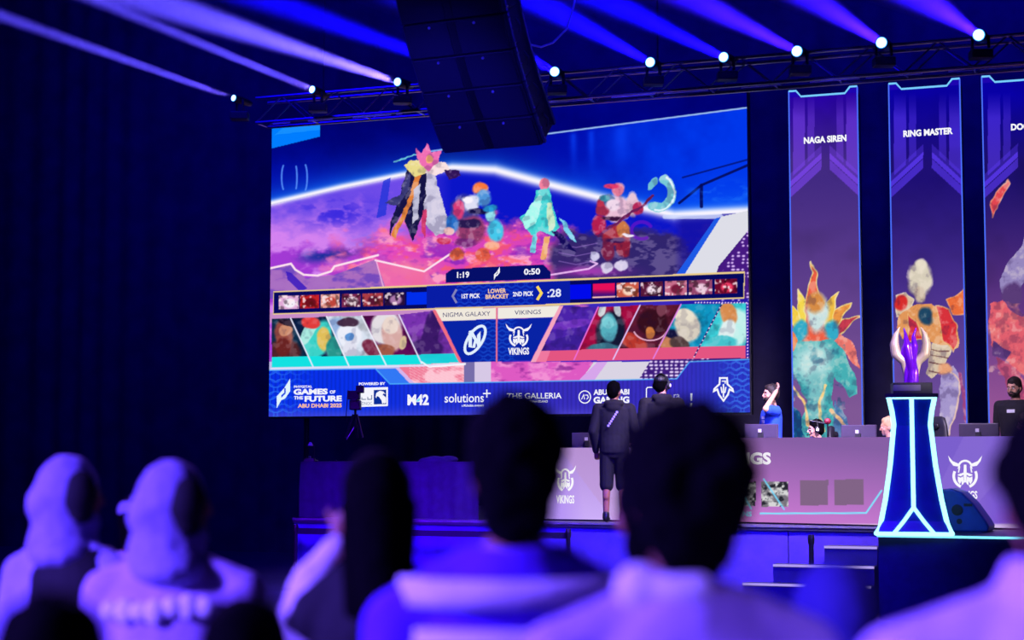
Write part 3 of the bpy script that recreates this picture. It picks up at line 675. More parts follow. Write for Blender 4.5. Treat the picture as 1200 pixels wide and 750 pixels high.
def backdrop(c, x0, x1, topc, fold, midc, botc):
    X, Y = c.X, c.Y; w = x1-x0; u = (X-x0)/w
    t = np.clip((Y-110)/80, 0, 1)[..., None]; c.c = np.array(topc, float)*(1-t)+np.array(midc, float)*t
    t = np.clip((Y-210)/270, 0, 1)[..., None]; c.c = c.c*(1-t)+np.array(botc, float)*t
    for sg in (0, 1):
        uu = u if sg == 0 else 1-u
        top_ = np.clip((Y-108)/30, 0, 1)
        for u0, u1, al in ((.03, .20, .55), (.24, .34, .4)):
            c.put((uu > u0)*(uu < u1)*top_*(Y < 200-uu*w*.9+8), fold, al)
        for k0, k1, al in ((0, 9, .35), (9, 16, .8), (17, 28, .6)):
            yy = Y-(203-uu*w*.92)
            c.put((yy > k0)*(yy < k1)*(uu < .44), fold, al)
    c.put(np.clip((fbm(X, Y, 40, 3, 12)-.5)*2, 0, 1), (0, 0, 0), .12)
def petal(c, pts, col, edge=None):
    m = c.poly(pts, col); 
    if edge: c.line(list(pts)+[pts[0]], 1.4, edge, .8)
    return m
def bwarp(c, amp, s, seed): c.X0, c.Y0, c.c0 = c.X, c.Y, c.c.copy(); c.X = c.X0+(fbm(c.X0, c.Y0, s, 3, seed)-.5)*amp*2; c.Y = c.Y0+(fbm(c.X0, c.Y0, s, 3, seed+1)-.5)*amp*2
def bfin(c, seed):
    c.X, c.Y = c.X0, c.Y0; m = (np.abs(c.c-c.c0).sum(-1) > 20)*1.0; f = fbm(c.X, c.Y, 9, 4, seed); c.put(m*np.clip((.46-f)*7, 0, 1), (40, 20, 70), .28); c.put(m*np.clip((f-.57)*8, 0, 1), (255, 240, 225), .3)
def art_one(c, x0, x1):
    backdrop(c, x0, x1, (38, 0, 165), (125, 70, 240), (66, 42, 130), (128, 88, 150)); bwarp(c, 4.5, 20, 300)
    # plain fan of yellow and orange petals over a teal column
    for i, (a, col) in enumerate(((-62, (225,90,60)), (-42, (240,200,60)), (-22, (245,215,80)), (62, (200,60,80)), (44, (235,150,70)), (24, (240,190,70)), (0, (235,95,70)))):
        L = 66 if a else 92; cx, cy = 957, 400; q = R(a)
        tip = (cx+math.sin(q)*L*.9-6*(a == 0), cy-math.cos(q)*L); s = 15
        petal(c, [(cx-s*math.cos(q), cy-s*math.sin(q)), ((cx-s*1.3*math.cos(q)+tip[0])/2, (cy-s*math.sin(q)+tip[1])/2), tip, ((cx+s*1.3*math.cos(q)+tip[0])/2, (cy+s*math.sin(q)+tip[1])/2), (cx+s*math.cos(q), cy+s*math.sin(q))], col, (250, 230, 140))
    c.oval(958, 366, 13, 22, (200, 225, 225), soft=.4); c.oval(956, 354, 10, 12, (215, 140, 70), soft=.5)
    c.oval(938, 388, 9, 12, (50, 170, 200), soft=.4); c.oval(976, 388, 9, 12, (50, 170, 200), soft=.4)
    c.poly([(940,398),(975,398),(990,410),(1000,440),(1006,462),(996,468),(980,440),(972,470),(990,515),(935,515),(945,470),(932,440),(926,430),(926,408)], (70, 175, 180))
    c.oval(952, 425, 22, 22, (185, 225, 225), soft=.8); c.oval(955, 470, 10, 34, (120, 190, 195), soft=.6)
    c.poly([(985,392),(1000,400),(1008,420),(1008,432),(990,412),(978,400)], (235,120,110)); c.poly([(926,384),(938,398),(930,412),(926,410)], (235,130,70))
    c.poly([(926,470),(940,490),(942,515),(926,515)], (20,80,130)); c.poly([(975,470),(992,490),(1002,515),(975,515)], (80,120,175))
    c.line([(928,452),(940,468),(948,500)], 3, (245,200,130)); c.line([(966,452),(960,470),(966,505)], 3, (245,210,140)); c.line([(972,480),(990,500),(996,515)], 4, (240,190,140))
    c.put(np.clip((fbm(c.X, c.Y, 9, 3, 44)-.56)*6, 0, 1)*(c.Y > 405)*(c.X > 930)*(c.X < 990), (40, 120, 150), .5); bfin(c, 310)
def art_two(c, x0, x1):
    backdrop(c, x0, x1, (10, 0, 165), (95, 60, 250), (30, 15, 115), (120, 85, 165)); bwarp(c, 4.5, 20, 320)
    c.oval(1078, 327, 14, 20, (215, 205, 185), soft=.3); c.oval(1078, 312, 8, 7, (225, 215, 195), soft=.4); c.oval(1078, 346, 7, 10, (200, 180, 160), soft=.4)
    petal(c, [(1050,345),(1062,343),(1070,352),(1068,368),(1050,372)], (215,190,160), (240,225,200)); c.oval(1056, 355, 8, 10, (215, 45, 45), soft=.3)
    petal(c, [(1108,352),(1130,336),(1134,336),(1134,370),(1118,368)], (235,110,60), (250,170,110))
    c.poly([(1052,370),(1075,358),(1092,358),(1108,368),(1122,385),(1122,408),(1110,412),(1095,400),(1060,398),(1052,385)], (225, 150, 90))
    petal(c, [(1098,360),(1112,362),(1122,384),(1118,412),(1104,396)], (215,50,60), (235,180,110)); petal(c, [(1064,368),(1074,376),(1082,398),(1066,400)], (210,50,70), (235,190,120))
    c.oval(1085, 371, 8, 9, (30, 70, 100), soft=.4)
    c.poly([(1094,400),(1110,404),(1116,412),(1106,430),(1092,444),(1086,440)], (215, 195, 170)); 
    for k in range(4): c.line([(1090, 408+9*k), (1112, 412+8*k)], 1.3, (110, 60, 60))
    c.poly([(1104,438),(1118,428),(1124,448),(1120,480),(1112,512),(1098,512)], (165, 150, 205)); c.line([(1112,436),(1123,448),(1120,478),(1112,512)], 2, (225,190,180)); c.oval(1108, 432, 8, 6, (230, 160, 120), soft=.5)
    c.line([(1124,440),(1134,500)], 5, (180,60,110), .6); bfin(c, 330)
def art_three(c, x0, x1):
    backdrop(c, x0, x1, (8, 0, 165), (95, 60, 250), (28, 16, 105), (150, 85, 150)); bwarp(c, 4.5, 20, 340)
    petal(c, [(1160,240),(1168,226),(1182,212),(1184,216),(1176,230),(1162,254)], (225,70,80), (240,150,120))
    c.poly([(1204,255),(1196,290),(1176,318),(1170,328),(1178,345),(1195,348),(1206,320)], (150,135,190)); c.oval(1188, 345, 12, 14, (90, 60, 120), soft=.4)
    c.poly([(1160,353),(1178,352),(1190,370),(1215,374),(1245,370),(1250,440),(1215,450),(1185,430),(1160,405)], (225,95,110)); c.put((c.Y > 355)*(c.Y < 440)*np.clip((fbm(c.X, c.Y, 12, 3, 8)-.5)*5, 0, 1), (240, 140, 130), .5)
    c.poly([(1162,400),(1185,412),(1180,424),(1162,418)], (95,60,125)); c.poly([(1166,420),(1190,432),(1215,470),(1205,480),(1180,452)], (200,80,110), .8); bfin(c, 350)
banner(927, 1007.8, 107, 101, 'tall lit banner nearest the big screen, yellow petal fan over teal shape', art_one, [('NAGA SIREN', 942, 992, 168.2, 7.0)])
banner(1045, 1129, 98.5, 91.5, 'tall lit banner behind the pedestal with a cream and red artwork', art_two, [('RING MASTER', 1058.6, 1116.7, 160.3, 7.0)])
banner(1155, 1241, 90, 83, 'rightmost tall lit banner cut by the picture edge with a pink and mauve artwork', art_three, [('DOOM', 1184.8, 1214, 152.5, 7.0)])

# ================================================================== desks on stage
def desk_picture(parent, p, a0, a1, z0, z1, base, nx=200, nz=60, art=None):
    c = Canvas(p, a0, a1, z0, z1, nx, nz); base(c)
    return local(parent, c.build('front_screen', None))
# left players' desk
pd = SP(20.25); d0 = pd.A(575, 560); d1 = pd.A(752, 560); zt_ = pd.hit(660, 524.7).z
t = thing('player_desk', pd.P((d0+d1)/2, DECK, -.4), 0, 'left player desk with a lavender lit front, behind the man in shorts', 'desk')
local(t, quadbox(pd, d0, d1, DECK, zt_, -.01, -.06).build('front_panel', M_black)); local(t, quadbox(pd, d0, d1, 1.6, 1.64, -.06, -.85).build('desk_top', M_dark))
for a in (d0+.03, d1-.03): local(t, quadbox(pd, a-.03, a+.03, DECK, 1.6, -.06, -.82).build('side_panel', M_dark))
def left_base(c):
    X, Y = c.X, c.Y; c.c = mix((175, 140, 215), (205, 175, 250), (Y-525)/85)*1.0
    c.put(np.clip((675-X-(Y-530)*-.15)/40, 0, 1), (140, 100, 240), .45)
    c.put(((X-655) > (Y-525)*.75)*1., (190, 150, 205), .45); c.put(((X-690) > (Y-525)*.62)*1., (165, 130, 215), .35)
    c.line([(728, 583), (742, 606)], 2, (120, 220, 255))
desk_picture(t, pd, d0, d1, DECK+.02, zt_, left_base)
local(t, flat(pd, helmet_mark(662.5, 563, 15, .78), (250, 248, 255), 'emblem', t)); local(t, text(pd, 'VIKINGS', 652, 673, 589.5, 9, (250, 248, 255), t, bold=.03))
# right players' desk, turned further toward the hall
pr = Plane(33, through=at_depth(875, 560, 20.55)); r0 = pr.A(822, 560); r1 = pr.A(1250, 560); zr = (pr.hit(875, 516).z+pr.hit(1176, 508).z)/2
t = thing('player_desk', pr.P((r0+r1)/2, DECK, -.4), 0, 'long right player desk with a mauve and pink lit front showing ban slots', 'desk')
local(t, quadbox(pr, r0, r1, DECK, zr, -.01, -.06).build('front_panel', M_black)); local(t, quadbox(pr, r0, r1, 1.6, 1.64, -.06, -.9).build('desk_top', M_dark))
for a in (r0+.03, (r0+r1)/2, r1-.03): local(t, quadbox(pr, a-.03, a+.03, DECK, 1.6, -.06, -.88).build('side_panel', M_dark))
def right_base(c):
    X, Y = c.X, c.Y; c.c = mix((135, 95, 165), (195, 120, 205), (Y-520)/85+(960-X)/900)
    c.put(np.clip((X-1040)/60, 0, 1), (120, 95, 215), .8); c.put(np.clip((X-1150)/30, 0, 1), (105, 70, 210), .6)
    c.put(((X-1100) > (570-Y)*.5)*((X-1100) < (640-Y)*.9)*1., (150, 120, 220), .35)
    for i, (xa, xb, ya, yb) in enumerate(((832, 854, 566, 594), (858.5, 885.5, 565, 593.5), (892, 924, 564.5, 594), (937.5, 970.5, 563, 592.5), (978, 1012, 562, 592))):
        m = c.poly([(xa, ya), (xb, ya-.5), (xb, yb-.5), (xa, yb)], (130, 100, 135) if i > 2 else (120, 115, 125))
        if i < 3:
            c.put(m*np.clip((fbm(X, Y, 8, 3, 70+i)-.45)*6, 0, 1), (215, 215, 215)); c.put(m*np.clip((fbm(X, Y, 5, 3, 80+i)-.55)*9, 0, 1), (40, 40, 50))
            c.line([(xa+3, ya-3), (xb-5, yb+3)], 1.6, (120, 220, 255))
    c.line([(891, 601.8), (1015, 601.2), (1033, 575)], 2, (130, 225, 255)); c.put(np.clip((Y-613)/2, 0, 1), (235, 215, 245), .8)
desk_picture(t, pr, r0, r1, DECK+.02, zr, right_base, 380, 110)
local(t, text(pr, 'VIKINGS', 828, 903.5, 543.2, 12.6, (245, 240, 250), t, bold=.045)); local(t, text(pr, 'BANS', 860, 881, 604.6, 5.4, (130, 225, 255), t, bold=.03))
local(t, flat(pr, helmet_mark(1131, 556, 18.5), (250, 248, 255), 'emblem', t)); local(t, text(pr, 'VIKINGS', 1118, 1145.5, 583.8, 8.6, (250, 248, 255), t, bold=.03))
# long commentators' table in dark cloth at the left end
pt = SP(20.15); t0 = pt.A(352, 560); t1 = t0+2.55; ztab = pt.hit(352, 541).z
t = thing('draped_table', pt.P((t0+t1)/2, DECK, -.35), 0, 'long table in dark purple cloth at the left end of the stage, tripod on it', 'table')
M_cloth = mat('dark_purple_cloth', (55, 34, 80), .9, var=.2, scale=6)
vs_ = []; fs = []; N = 90
for i in range(N+1):
    a = t0+(t1-t0)*i/N; w_ = .012*math.sin(a*23)+.008*math.sin(a*41+1)
    for z, f in ((DECK+.005, 1), (DECK+.4, .7), (ztab, 0)): vs_.append(pt.P(a, z, w_*f+(.03 if z < ztab else 0)))
for i in range(N):
    for j in range(2): fs.append((i*3+j, (i+1)*3+j, (i+1)*3+j+1, i*3+j+1))
local(t, mesh_obj('cloth_front', vs_, fs, M_cloth, smooth=True)); local(t, quadbox(pt, t0, t1, ztab-.03, ztab, .005, -.75).build('table_top', M_cloth))
local(t, quadbox(pt, t0, t0+.02, DECK, ztab-.03, -.02, -.74).build('cloth_side', M_cloth))
for a in (t0+.1, t1-.1):
    for o_ in (-.1, -.65): local(t, MB().tube([pt.P(a, DECK, o_), pt.P(a, ztab-.03, o_)], .02).build('leg', M_steel))
# folded cloth heap on the table
hp = pt.P(pt.A(515, 540), ztab, -.2)
mb = MB()
for i in range(9): mb.ell(hp+V((random.uniform(-.25, .25), random.uniform(-.05, .05), .0+random.uniform(0, .03))), (.13, .1, .05))
o = fuse(mb, 'cloth_heap', M_cloth, None, .012, 3, .004); tag(o, 'crumpled dark cloth heap on the right half of the draped table', 'cloth')

# tripod camera
tc = SP(20.5).hit(416, 540); tc.z = ztab; Yt = tc.y; scl = Yt/F
hz = at_depth(416, 484, Yt).z; head = V((tc.x, tc.y, hz))
t = thing('video_camera_tripod', tc, 0, 'black video camera on a thin tripod standing on the draped table', 'camera')
for dx, dy in ((-.24, -.1), (.20, -.12), (.04, .25)):
    foot = tc+V((dx, dy, .01)); mid_ = (head+V((0, 0, -.02))).lerp(foot, .5)
    l = local(t, MB().tube([head+V((dx*.1, dy*.1, -.02)), mid_], .018, 8).build('leg', M_steel)); 
    m2 = MB().tube([mid_, foot], .013, 8).build('leg_extension', M_metal); m2.parent = l; m2.matrix_parent_inverse = l.matrix_parent_inverse.copy()
    local(t, MB().ell(foot, (.016, .016, .012)).build('foot', M_black))
local(t, MB().tube([head+V((0, 0, -.2)), head+V((0, 0, .05))], .016).build('column', M_steel))
local(t, MB().tube([head+V((0, 0, -.16)), tc.lerp(head, .45)+V((-.11, -.05, 0))], .006, 6).build('brace', M_metal))
top = at_depth(416, 452, Yt).z
mb = MB().box((-.07, -.12, hz-tc.z+.04), (.07, .13, hz-tc.z+.17)).box((-.10, -.1, hz-tc.z+.18), (.06, .12, top-tc.z-.07)).box((-.05, -.14, hz-tc.z+.15), (.04, .1, hz-tc.z+.2))
mb.build('camera_body', M_black, t, bevel=.01)
MB().box((.02, -.18, top-tc.z-.10), (.12, -.02, top-tc.z-.005)).build('viewfinder', M_black, t, bevel=.01)
MB().tube([V((-.01, .12, hz-tc.z+.12)), V((-.01, .25, hz-tc.z+.12))], .05, 16).build('lens', M_black, t)
MB().tube([V((-.09, -.1, hz-tc.z+.3)), V((-.11, -.12, hz-tc.z-.02)), V((-.1, -.1, hz-tc.z-.14))], .006, 6).build('cable', M_black, t)
# little arm lamp on the table's left end
tl = SP(20.45).hit(368, 540); tl.z = ztab; t = thing('desk_lamp', tl, 0, 'small thin-armed lamp at the left end of the draped table', 'lamp')
MB().lathe([(.06, 0), (.06, .015), (.015, .03)], 16).build('base', M_black, t); MB().tube([(0, 0, .02), (0, 0, .2), (-.03, 0, .24)], .009).build('arm', M_steel, t)
MB().lathe([(.012, .02), (.035, -.02), (.035, -.03)], 14, Matrix.Translation((-.05, 0, .24))).build('lamp_head', mat('pale_metal', (190, 190, 200), .4), t)
tl = pt.P(pt.A(358, 538), ztab, -.12); t = thing('talkback_box', tl, 0, 'small control box with a knob at the draped table corner', 'control box')
MB().box((-.07, -.05, 0), (.07, .05, .045)).build('case', M_steel, t, bevel=.006); MB().lathe([(.018, .045), (.018, .07), (.012, .075)], 12).build('knob', M_metal, t)

# ================================================================== neon pedestal and trophy
pz = DECK; YP = 17.55; base = at_depth(1081, 618, YP); cx_, cy_ = at_depth(1080, 600, YP).x, YP
base = V((cx_, YP+.35, DECK)); sc = YP/F
t = thing('neon_pedestal', base, R(-13), 'dark blue flared pedestal outlined in cyan neon tubes carrying the trophy', 'pedestal')
H0 = 160*sc*1.0; prof = [(0, 43.5*sc), (.10*H0, 37*sc), (.25*H0, 32*sc), (.5*H0, 26*sc), (.8*H0, 21*sc), (.90*H0, 23*sc), (H0, 26.5*sc)]
def sec(z, h, k=.86): return [V((-h, -h*k, z)), V((h, -h*k, z)), V((h*.8, h*k*.8, z)), V((-h*.8, h*k*.8, z))]
mb = MB(); vs_ = [q for z, h in prof for q in sec(z, h-.012)]; fs = [(3,2,1,0), tuple(len(vs_)-4+i for i in range(4))]
for i in range(len(prof)-1):
    for j in range(4): k = (j+1) % 4; fs.append((i*4+j, i*4+k, i*4+4+k, i*4+4+j))
M_ped = mat('pedestal_blue', (10, 45, 150), .35, var=.1)
mb.add(vs_, fs).build('body', M_ped, t)
NE = glow('neon_cyan', (150, 245, 255), 2.2, True)
for sx in (-1, 1):
    for sy in (-1, 1): MB().tube([V((sx*h*(1 if sy < 0 else .8), sy*h*.86*(1 if sy < 0 else .8), z+.012)) for z, h in prof], .025, 8).build('neon_tube', NE, t)
for z, h in (prof[0], prof[-1]):
    for i in range(4):
        q = sec(z+.012, h); MB().tube([q[i], q[(i+1) % 4]], .020, 8).build('neon_tube', NE, t)
fr_ = lambda x, z: V((x, -(np.interp(z, [p[0] for p in prof], [p[1] for p in prof]))*.86-.006, z))
zj = .2*H0
MB().tube([fr_(0, z) for z in np.linspace(zj, H0, 8)], .022, 8).build('neon_tube', NE, t)
for sx in (-1, 1): MB().tube([fr_(sx*x, z) for x, z in ((0, zj), (.10, zj*.5), (.205, .012))], .020, 8).build('neon_tube', NE, t)
MB().box((-.27, -.23, H0+.01), (.27, .23, H0+.05)).build('cap_plate', M_black, t)
tb = base+V((0, 0, H0+.051))
t = thing('trophy', tb, R(-8), 'purple and cream flame shaped trophy on a black block atop the neon pedestal', 'trophy')
MB().box((-.20, -.17, 0), (.20, .17, .115)).build('base_block', M_black, t, bevel=.006)
MB().box((-.20, -.172, .03), (.08, -.17, .09)).build('base_plate', mat('plate_grey', (110, 100, 120), .4), t)
M_cream = mat('trophy_cream', (215, 195, 160), .3, .2); M_purple = mat('trophy_purple', (120, 20, 215), .15, .3)
for sx in (-1, 1):
    mb = MB(); pts = [(sx*.03, .12, .035), (sx*.055, .22, .03), (sx*.07, .34, .045), (sx*.15, .42, .055), (sx*.165, .52, .05), (sx*.15, .62, .03), (sx*.11, .70, .008)]
    for (x0, z0, q0), (x1, z1, q1) in zip(pts[:-1], pts[1:]): mb.limb((x0, 0, z0), (x1, 0, z1), q0, q1, 10)
    fuse(mb, 'petal', M_cream, t, .008, 4)
mb = MB()
for pts in ([(0, .12, .05), (.01, .25, .04), (-.02, .36, .05), (-.04, .5, .045), (-.05, .62, .02), (-.07, .70, .006)], [(.04, .12, .04), (.05, .26, .025), (.02, .36, .04), (.04, .5, .04), (.03, .60, .02), (.06, .70, .006)], [(-.06, .12, .02), (-.05, .3, .02), (-.09, .42, .02), (-.07, .55, .008)]):
    for (x0, z0, q0), (x1, z1, q1) in zip(pts[:-1], pts[1:]): mb.limb((x0, -.02, z0), (x1, -.02, z1), q0, q1, 10)
fuse(mb, 'flame', M_purple, t, .008, 3)
# stage monitor wedge right of the pedestal
wb = V((at_depth(1136, 610, 18.4).x+.02, 18.55, DECK)); t = thing('stage_monitor', wb, R(-25), 'dark blue rounded stage monitor speaker right of the neon pedestal', 'speaker')
pr_ = [(-.30, 0), (.24, 0), (.26, .06), (.22, .13), (.10, .30), (-.02, .42), (-.14, .46), (-.30, .44)]
MB().prism([V((x, -.2, z)) for x, z in pr_], (0, .4, 0)).build('cabinet', mat('monitor_blue', (20, 70, 170), .5), t, bevel=.02)
MB().lathe([(.06, -.004), (.06, .008), (.03, .012)], 18, Matrix.Translation((-.07, -.2, .23)) @ Matrix.Rotation(R(90), 4, 'X')).build('port', M_dark, t)
MB().lathe([(.03, -.004), (.03, .008)], 14, Matrix.Translation((-.05, -.2, .11)) @ Matrix.Rotation(R(90), 4, 'X')).build('port', M_dark, t)
MB().box((.0, -.205, .27), (.09, -.19, .30)).build('handle', M_dark, t)

# ================================================================== monitors and chairs at the desks
M_mon = mat('monitor_back', (70, 60, 85), .4, var=.1)
def monitor(x, ytop, w_, label, plane, k_off=.45, z_desk=1.64):
    b = plane.hit(x, 530, -k_off); b.z = z_desk; top = plane.hit(x, ytop, -k_off).z-z_desk
    t = thing('monitor', b, -plane.th, label, 'monitor', 'monitors on the player desks')
    MB().box((-w_/2, -.02, top-.36), (w_/2, .02, top)).build('screen_back', M_mon, t, bevel=.008)
    MB().box((-w_/2+.02, .021, top-.34), (w_/2-.02, .023, top-.02)).build('screen_glass', glow('monitor_glass', (60, 60, 150), .8), t)
    MB().box((-.03, -.05, .01), (.03, -.02, top-.1)).build('stand', M_dark, t); MB().box((-.14, -.12, 0), (.14, .08, .012)).build('foot', M_dark, t)
    MB().box((-.035, -.03, top-.13), (.005, -.021, top-.06)).build('badge', mat('badge_pale', (200, 195, 215), .4), t)
monitor(689, 507, .42, 'monitor back seen above the left lavender desk', pd); monitor(893, 497, .44, 'monitor back in front of the standing man in blue', pr)
monitor(1007, 498, .44, 'monitor back between the headset player and the pedestal', pr); monitor(1148, 496, .46, 'monitor back at the right end of the desk below the rightmost banner', pr)
M_seat = mat('chair_black', (30, 30, 40), .5)
def chair(x, ytop, label, k=21.6, rz=0):
    p = SP(k); b = p.hit(x, 540); b.z = DECK; top = p.hit(x, ytop).z-DECK
    t = thing('gaming_chair', b, rz, label, 'chair', 'gaming chairs behind the desk')
    MB().loft([(0, 0, top-.82, .20, .04), (0, .02, top-.6, .24, .06), (0, .03, top-.3, .25, .06), (0, .04, top-.12, .2, .05), (0, .04, top-.02, .15, .045), (0, .04, top, .08, .02)]).build('backrest', M_seat, t, smooth=True)
    MB().loft([(0, -.24, .42, .22, .2), (0, -.24, .47, .26, .25), (0, -.24, .53, .24, .23)]).build('seat', M_seat, t, smooth=True)
    MB().tube([(0, -.2, .1), (0, -.2, .42)], .03).build('gas_column', M_steel, t)
    MB().ell((0, -.02, top-.12), (.11, .035, .05)).build('head_cushion', M_black, t)
    for i in range(5):
        q = R(72*i); e = V((.3*math.cos(q), -.2+.3*math.sin(q), .06)); l = MB().tube([V((0, -.2, .1)), e], .02, 6).build('leg', M_steel, t); MB().ell(e-V((0, 0, .03)), (.03, .03, .03), nu=8, nv=6).build('caster', M_black, l)
    for sx in (-1, 1): MB().box((sx*.29-.04, -.4, .68), (sx*.29+.04, -.12, .71)).build('armrest', M_black, t); MB().tube([(sx*.29, -.26, .68), (sx*.2, -.24, .5)], .015, 6).build('armrest_post', M_steel, t)
chair(978, 499, 'black gaming chair behind the headset player', 21.75, R(75)); chair(1097, 488, 'black gaming chair half hidden behind the neon pedestal', 21.3, R(-75))
# talkback microphone arm beside the chair
b = SP(21.2).hit(968, 540); b.z = DECK
t = thing('microphone_stand', V((b.x-.02, b.y-.25, DECK)), 0, 'thin microphone stand with a red ringed head beside the headset player', 'microphone')
MB().tube([(0, 0, .02), (0, 0, 1.2)], .01).build('pole', M_steel, t); MB().lathe([(.12, 0), (.12, .015), (.02, .025)], 18).build('base', M_black, t); MB().tube([(0, 0, 1.2), (-.22, .02, 1.24)], .008).build('boom', M_black, t)
MB().ell((0, 0, 1.23), (.045, .035, .04)).build('head', mat('mic_red', (120, 30, 50), .4), t)

# ================================================================== overhead truss with beam lamps
ptr = SP(21.5); ZL = 6.49; TA0 = ptr.A(300, 110); TA1 = ptr.A(1330, 60); S_ = .36
t = thing('lighting_truss', ptr.P((TA0+TA1)/2, ZL), 0, 'long aluminium box truss above the stage carrying the beam lamps', 'truss')
for dz in (0, S_):
    for do in (0, -S_): local(t, MB().tube([ptr.P(TA0, ZL+dz, do), ptr.P(TA1, ZL+dz, do)], .024, 8).build('chord', M_metal))
nb = int((TA1-TA0)/.42)
for do in (0, -S_):
    proto = None
    for i in range(nb):
        a = TA0+i*.42; up_ = i % 2 == 0
        q = local(t, MB().tube([ptr.P(a, ZL+(0 if up_ else S_), do), ptr.P(a+.42, ZL+(S_ if up_ else 0), do)], .012, 5).build('brace', M_metal))
for i in range(0, nb, 2):
    a = TA0+i*.42; local(t, MB().tube([ptr.P(a, ZL, 0), ptr.P(a, ZL, -S_)], .012, 5).build('cross_brace', M_metal))
for a in (TA0+1, (TA0+TA1)/2, TA1-1): local(t, MB().tube([ptr.P(a, ZL+S_, -S_/2), ptr.P(a, 12, -S_/2)], .012, 6).build('hanging_cable', M_steel))
# cable duct under the truss: pale strip pieces
mb = MB(); r = random.Random(3); a = TA0+.3
while a < TA1-1:
    L = r.uniform(.08, .9); q = quadbox(ptr, a, a+L, ZL-.045, ZL-.03, .04, .02); mb.add(q.v, q.f); a += L+r.uniform(.05, .5)
local(t, mb.build('cable_strip', mat('cable_strip_pale', (190, 180, 220), .5), kind='stuff'))

M_lens = glow('lamp_lens', (215, 255, 255), 3.0); M_lensring = glow('lamp_ring', (60, 150, 255), 2.0)
BEAMS = []
# lamp: photo x, y, beam passes this photo point, lens strength
lampspec = [(274, 115, 0, 18, .6, 1.0), (366, 105, 112, 0, .75, 1.0), (466, 96, 260, 28, .85, 2.2), (566, 90, 330, 6, .9, 2.2), (650, 84, 560, 35, 1, 2.1),
            (762, 73, 640, 7, 1, 2.3), (848, 67, 700, -5, 1, 2.4), (934, 60, 815, 0, 1.1, 2.2), (1033, 50, 950, -3, 1.1, 2.2), (1147, 41, 1085, 0, 1.15, 2.2)]
places = ['leftmost beam lamp on the truss at its far end', 'second beam lamp from the left on the truss', 'beam lamp on the truss just left of the hanging speaker array', 'beam lamp on the truss hidden behind the hanging speaker array',
          'beam lamp on the truss just right of the hanging speaker array', 'beam lamp above the right half of the big screen, second right of the speaker array', "beam lamp over the big screen's upper right corner", 'beam lamp over the banner nearest the big screen, its left edge', 'beam lamp over the middle banner', 'rightmost beam lamp on the truss near the picture corner']
for (lx, ly, bx, by, sz, wd), lab in zip(lampspec, places):
    L = ptr.hit(lx, ly, .22); far = at_depth(bx, by, L.y-3.2); d = (far-L).normalized()
    t = thing('beam_lamp', L, 0, lab, 'stage light', 'moving beam lamps on the truss')
    rq = .042*sz+.018
    Mx = d.to_track_quat('Z', 'Y').to_matrix().to_4x4()
    MB().lathe([(rq*.8, -.34), (rq*1.15, -.28), (rq*1.25, -.1), (rq*1.3, -.02), (rq*1.25, .0)], 20, Mx).build('lamp_head', M_black, t, smooth=False)
    MB().lathe([(rq*1.12, -.001), (rq*1.12, .008)], 20, Mx).build('lens_ring', M_lensring, t)
    ln_ = MB().ell((0, 0, .006), (rq*.98, rq*.98, rq*.3), nu=18, nv=10); ln_.xf(lambda v: Mx @ v); ln_.build('lens', M_lens, t)
    side = d.cross(V((0, 0, 1))).normalized()
    for sg in (-1, 1): MB().tube([side*sg*(rq*1.45)-d*.12, side*sg*(rq*1.5)-d*.12+V((0, 0, -.16 if L.z-ZL < .6 else -.2))], .02, 6).build('yoke_arm', M_black, t)
    mb = MB().box((-.13, -.1, -.29), (.13, .1, -.18), Matrix.Translation(-d*.12)); mb.build('lamp_base', M_black, t, bevel=.01)
    BEAMS.append((L, d, rq, wd, lx))

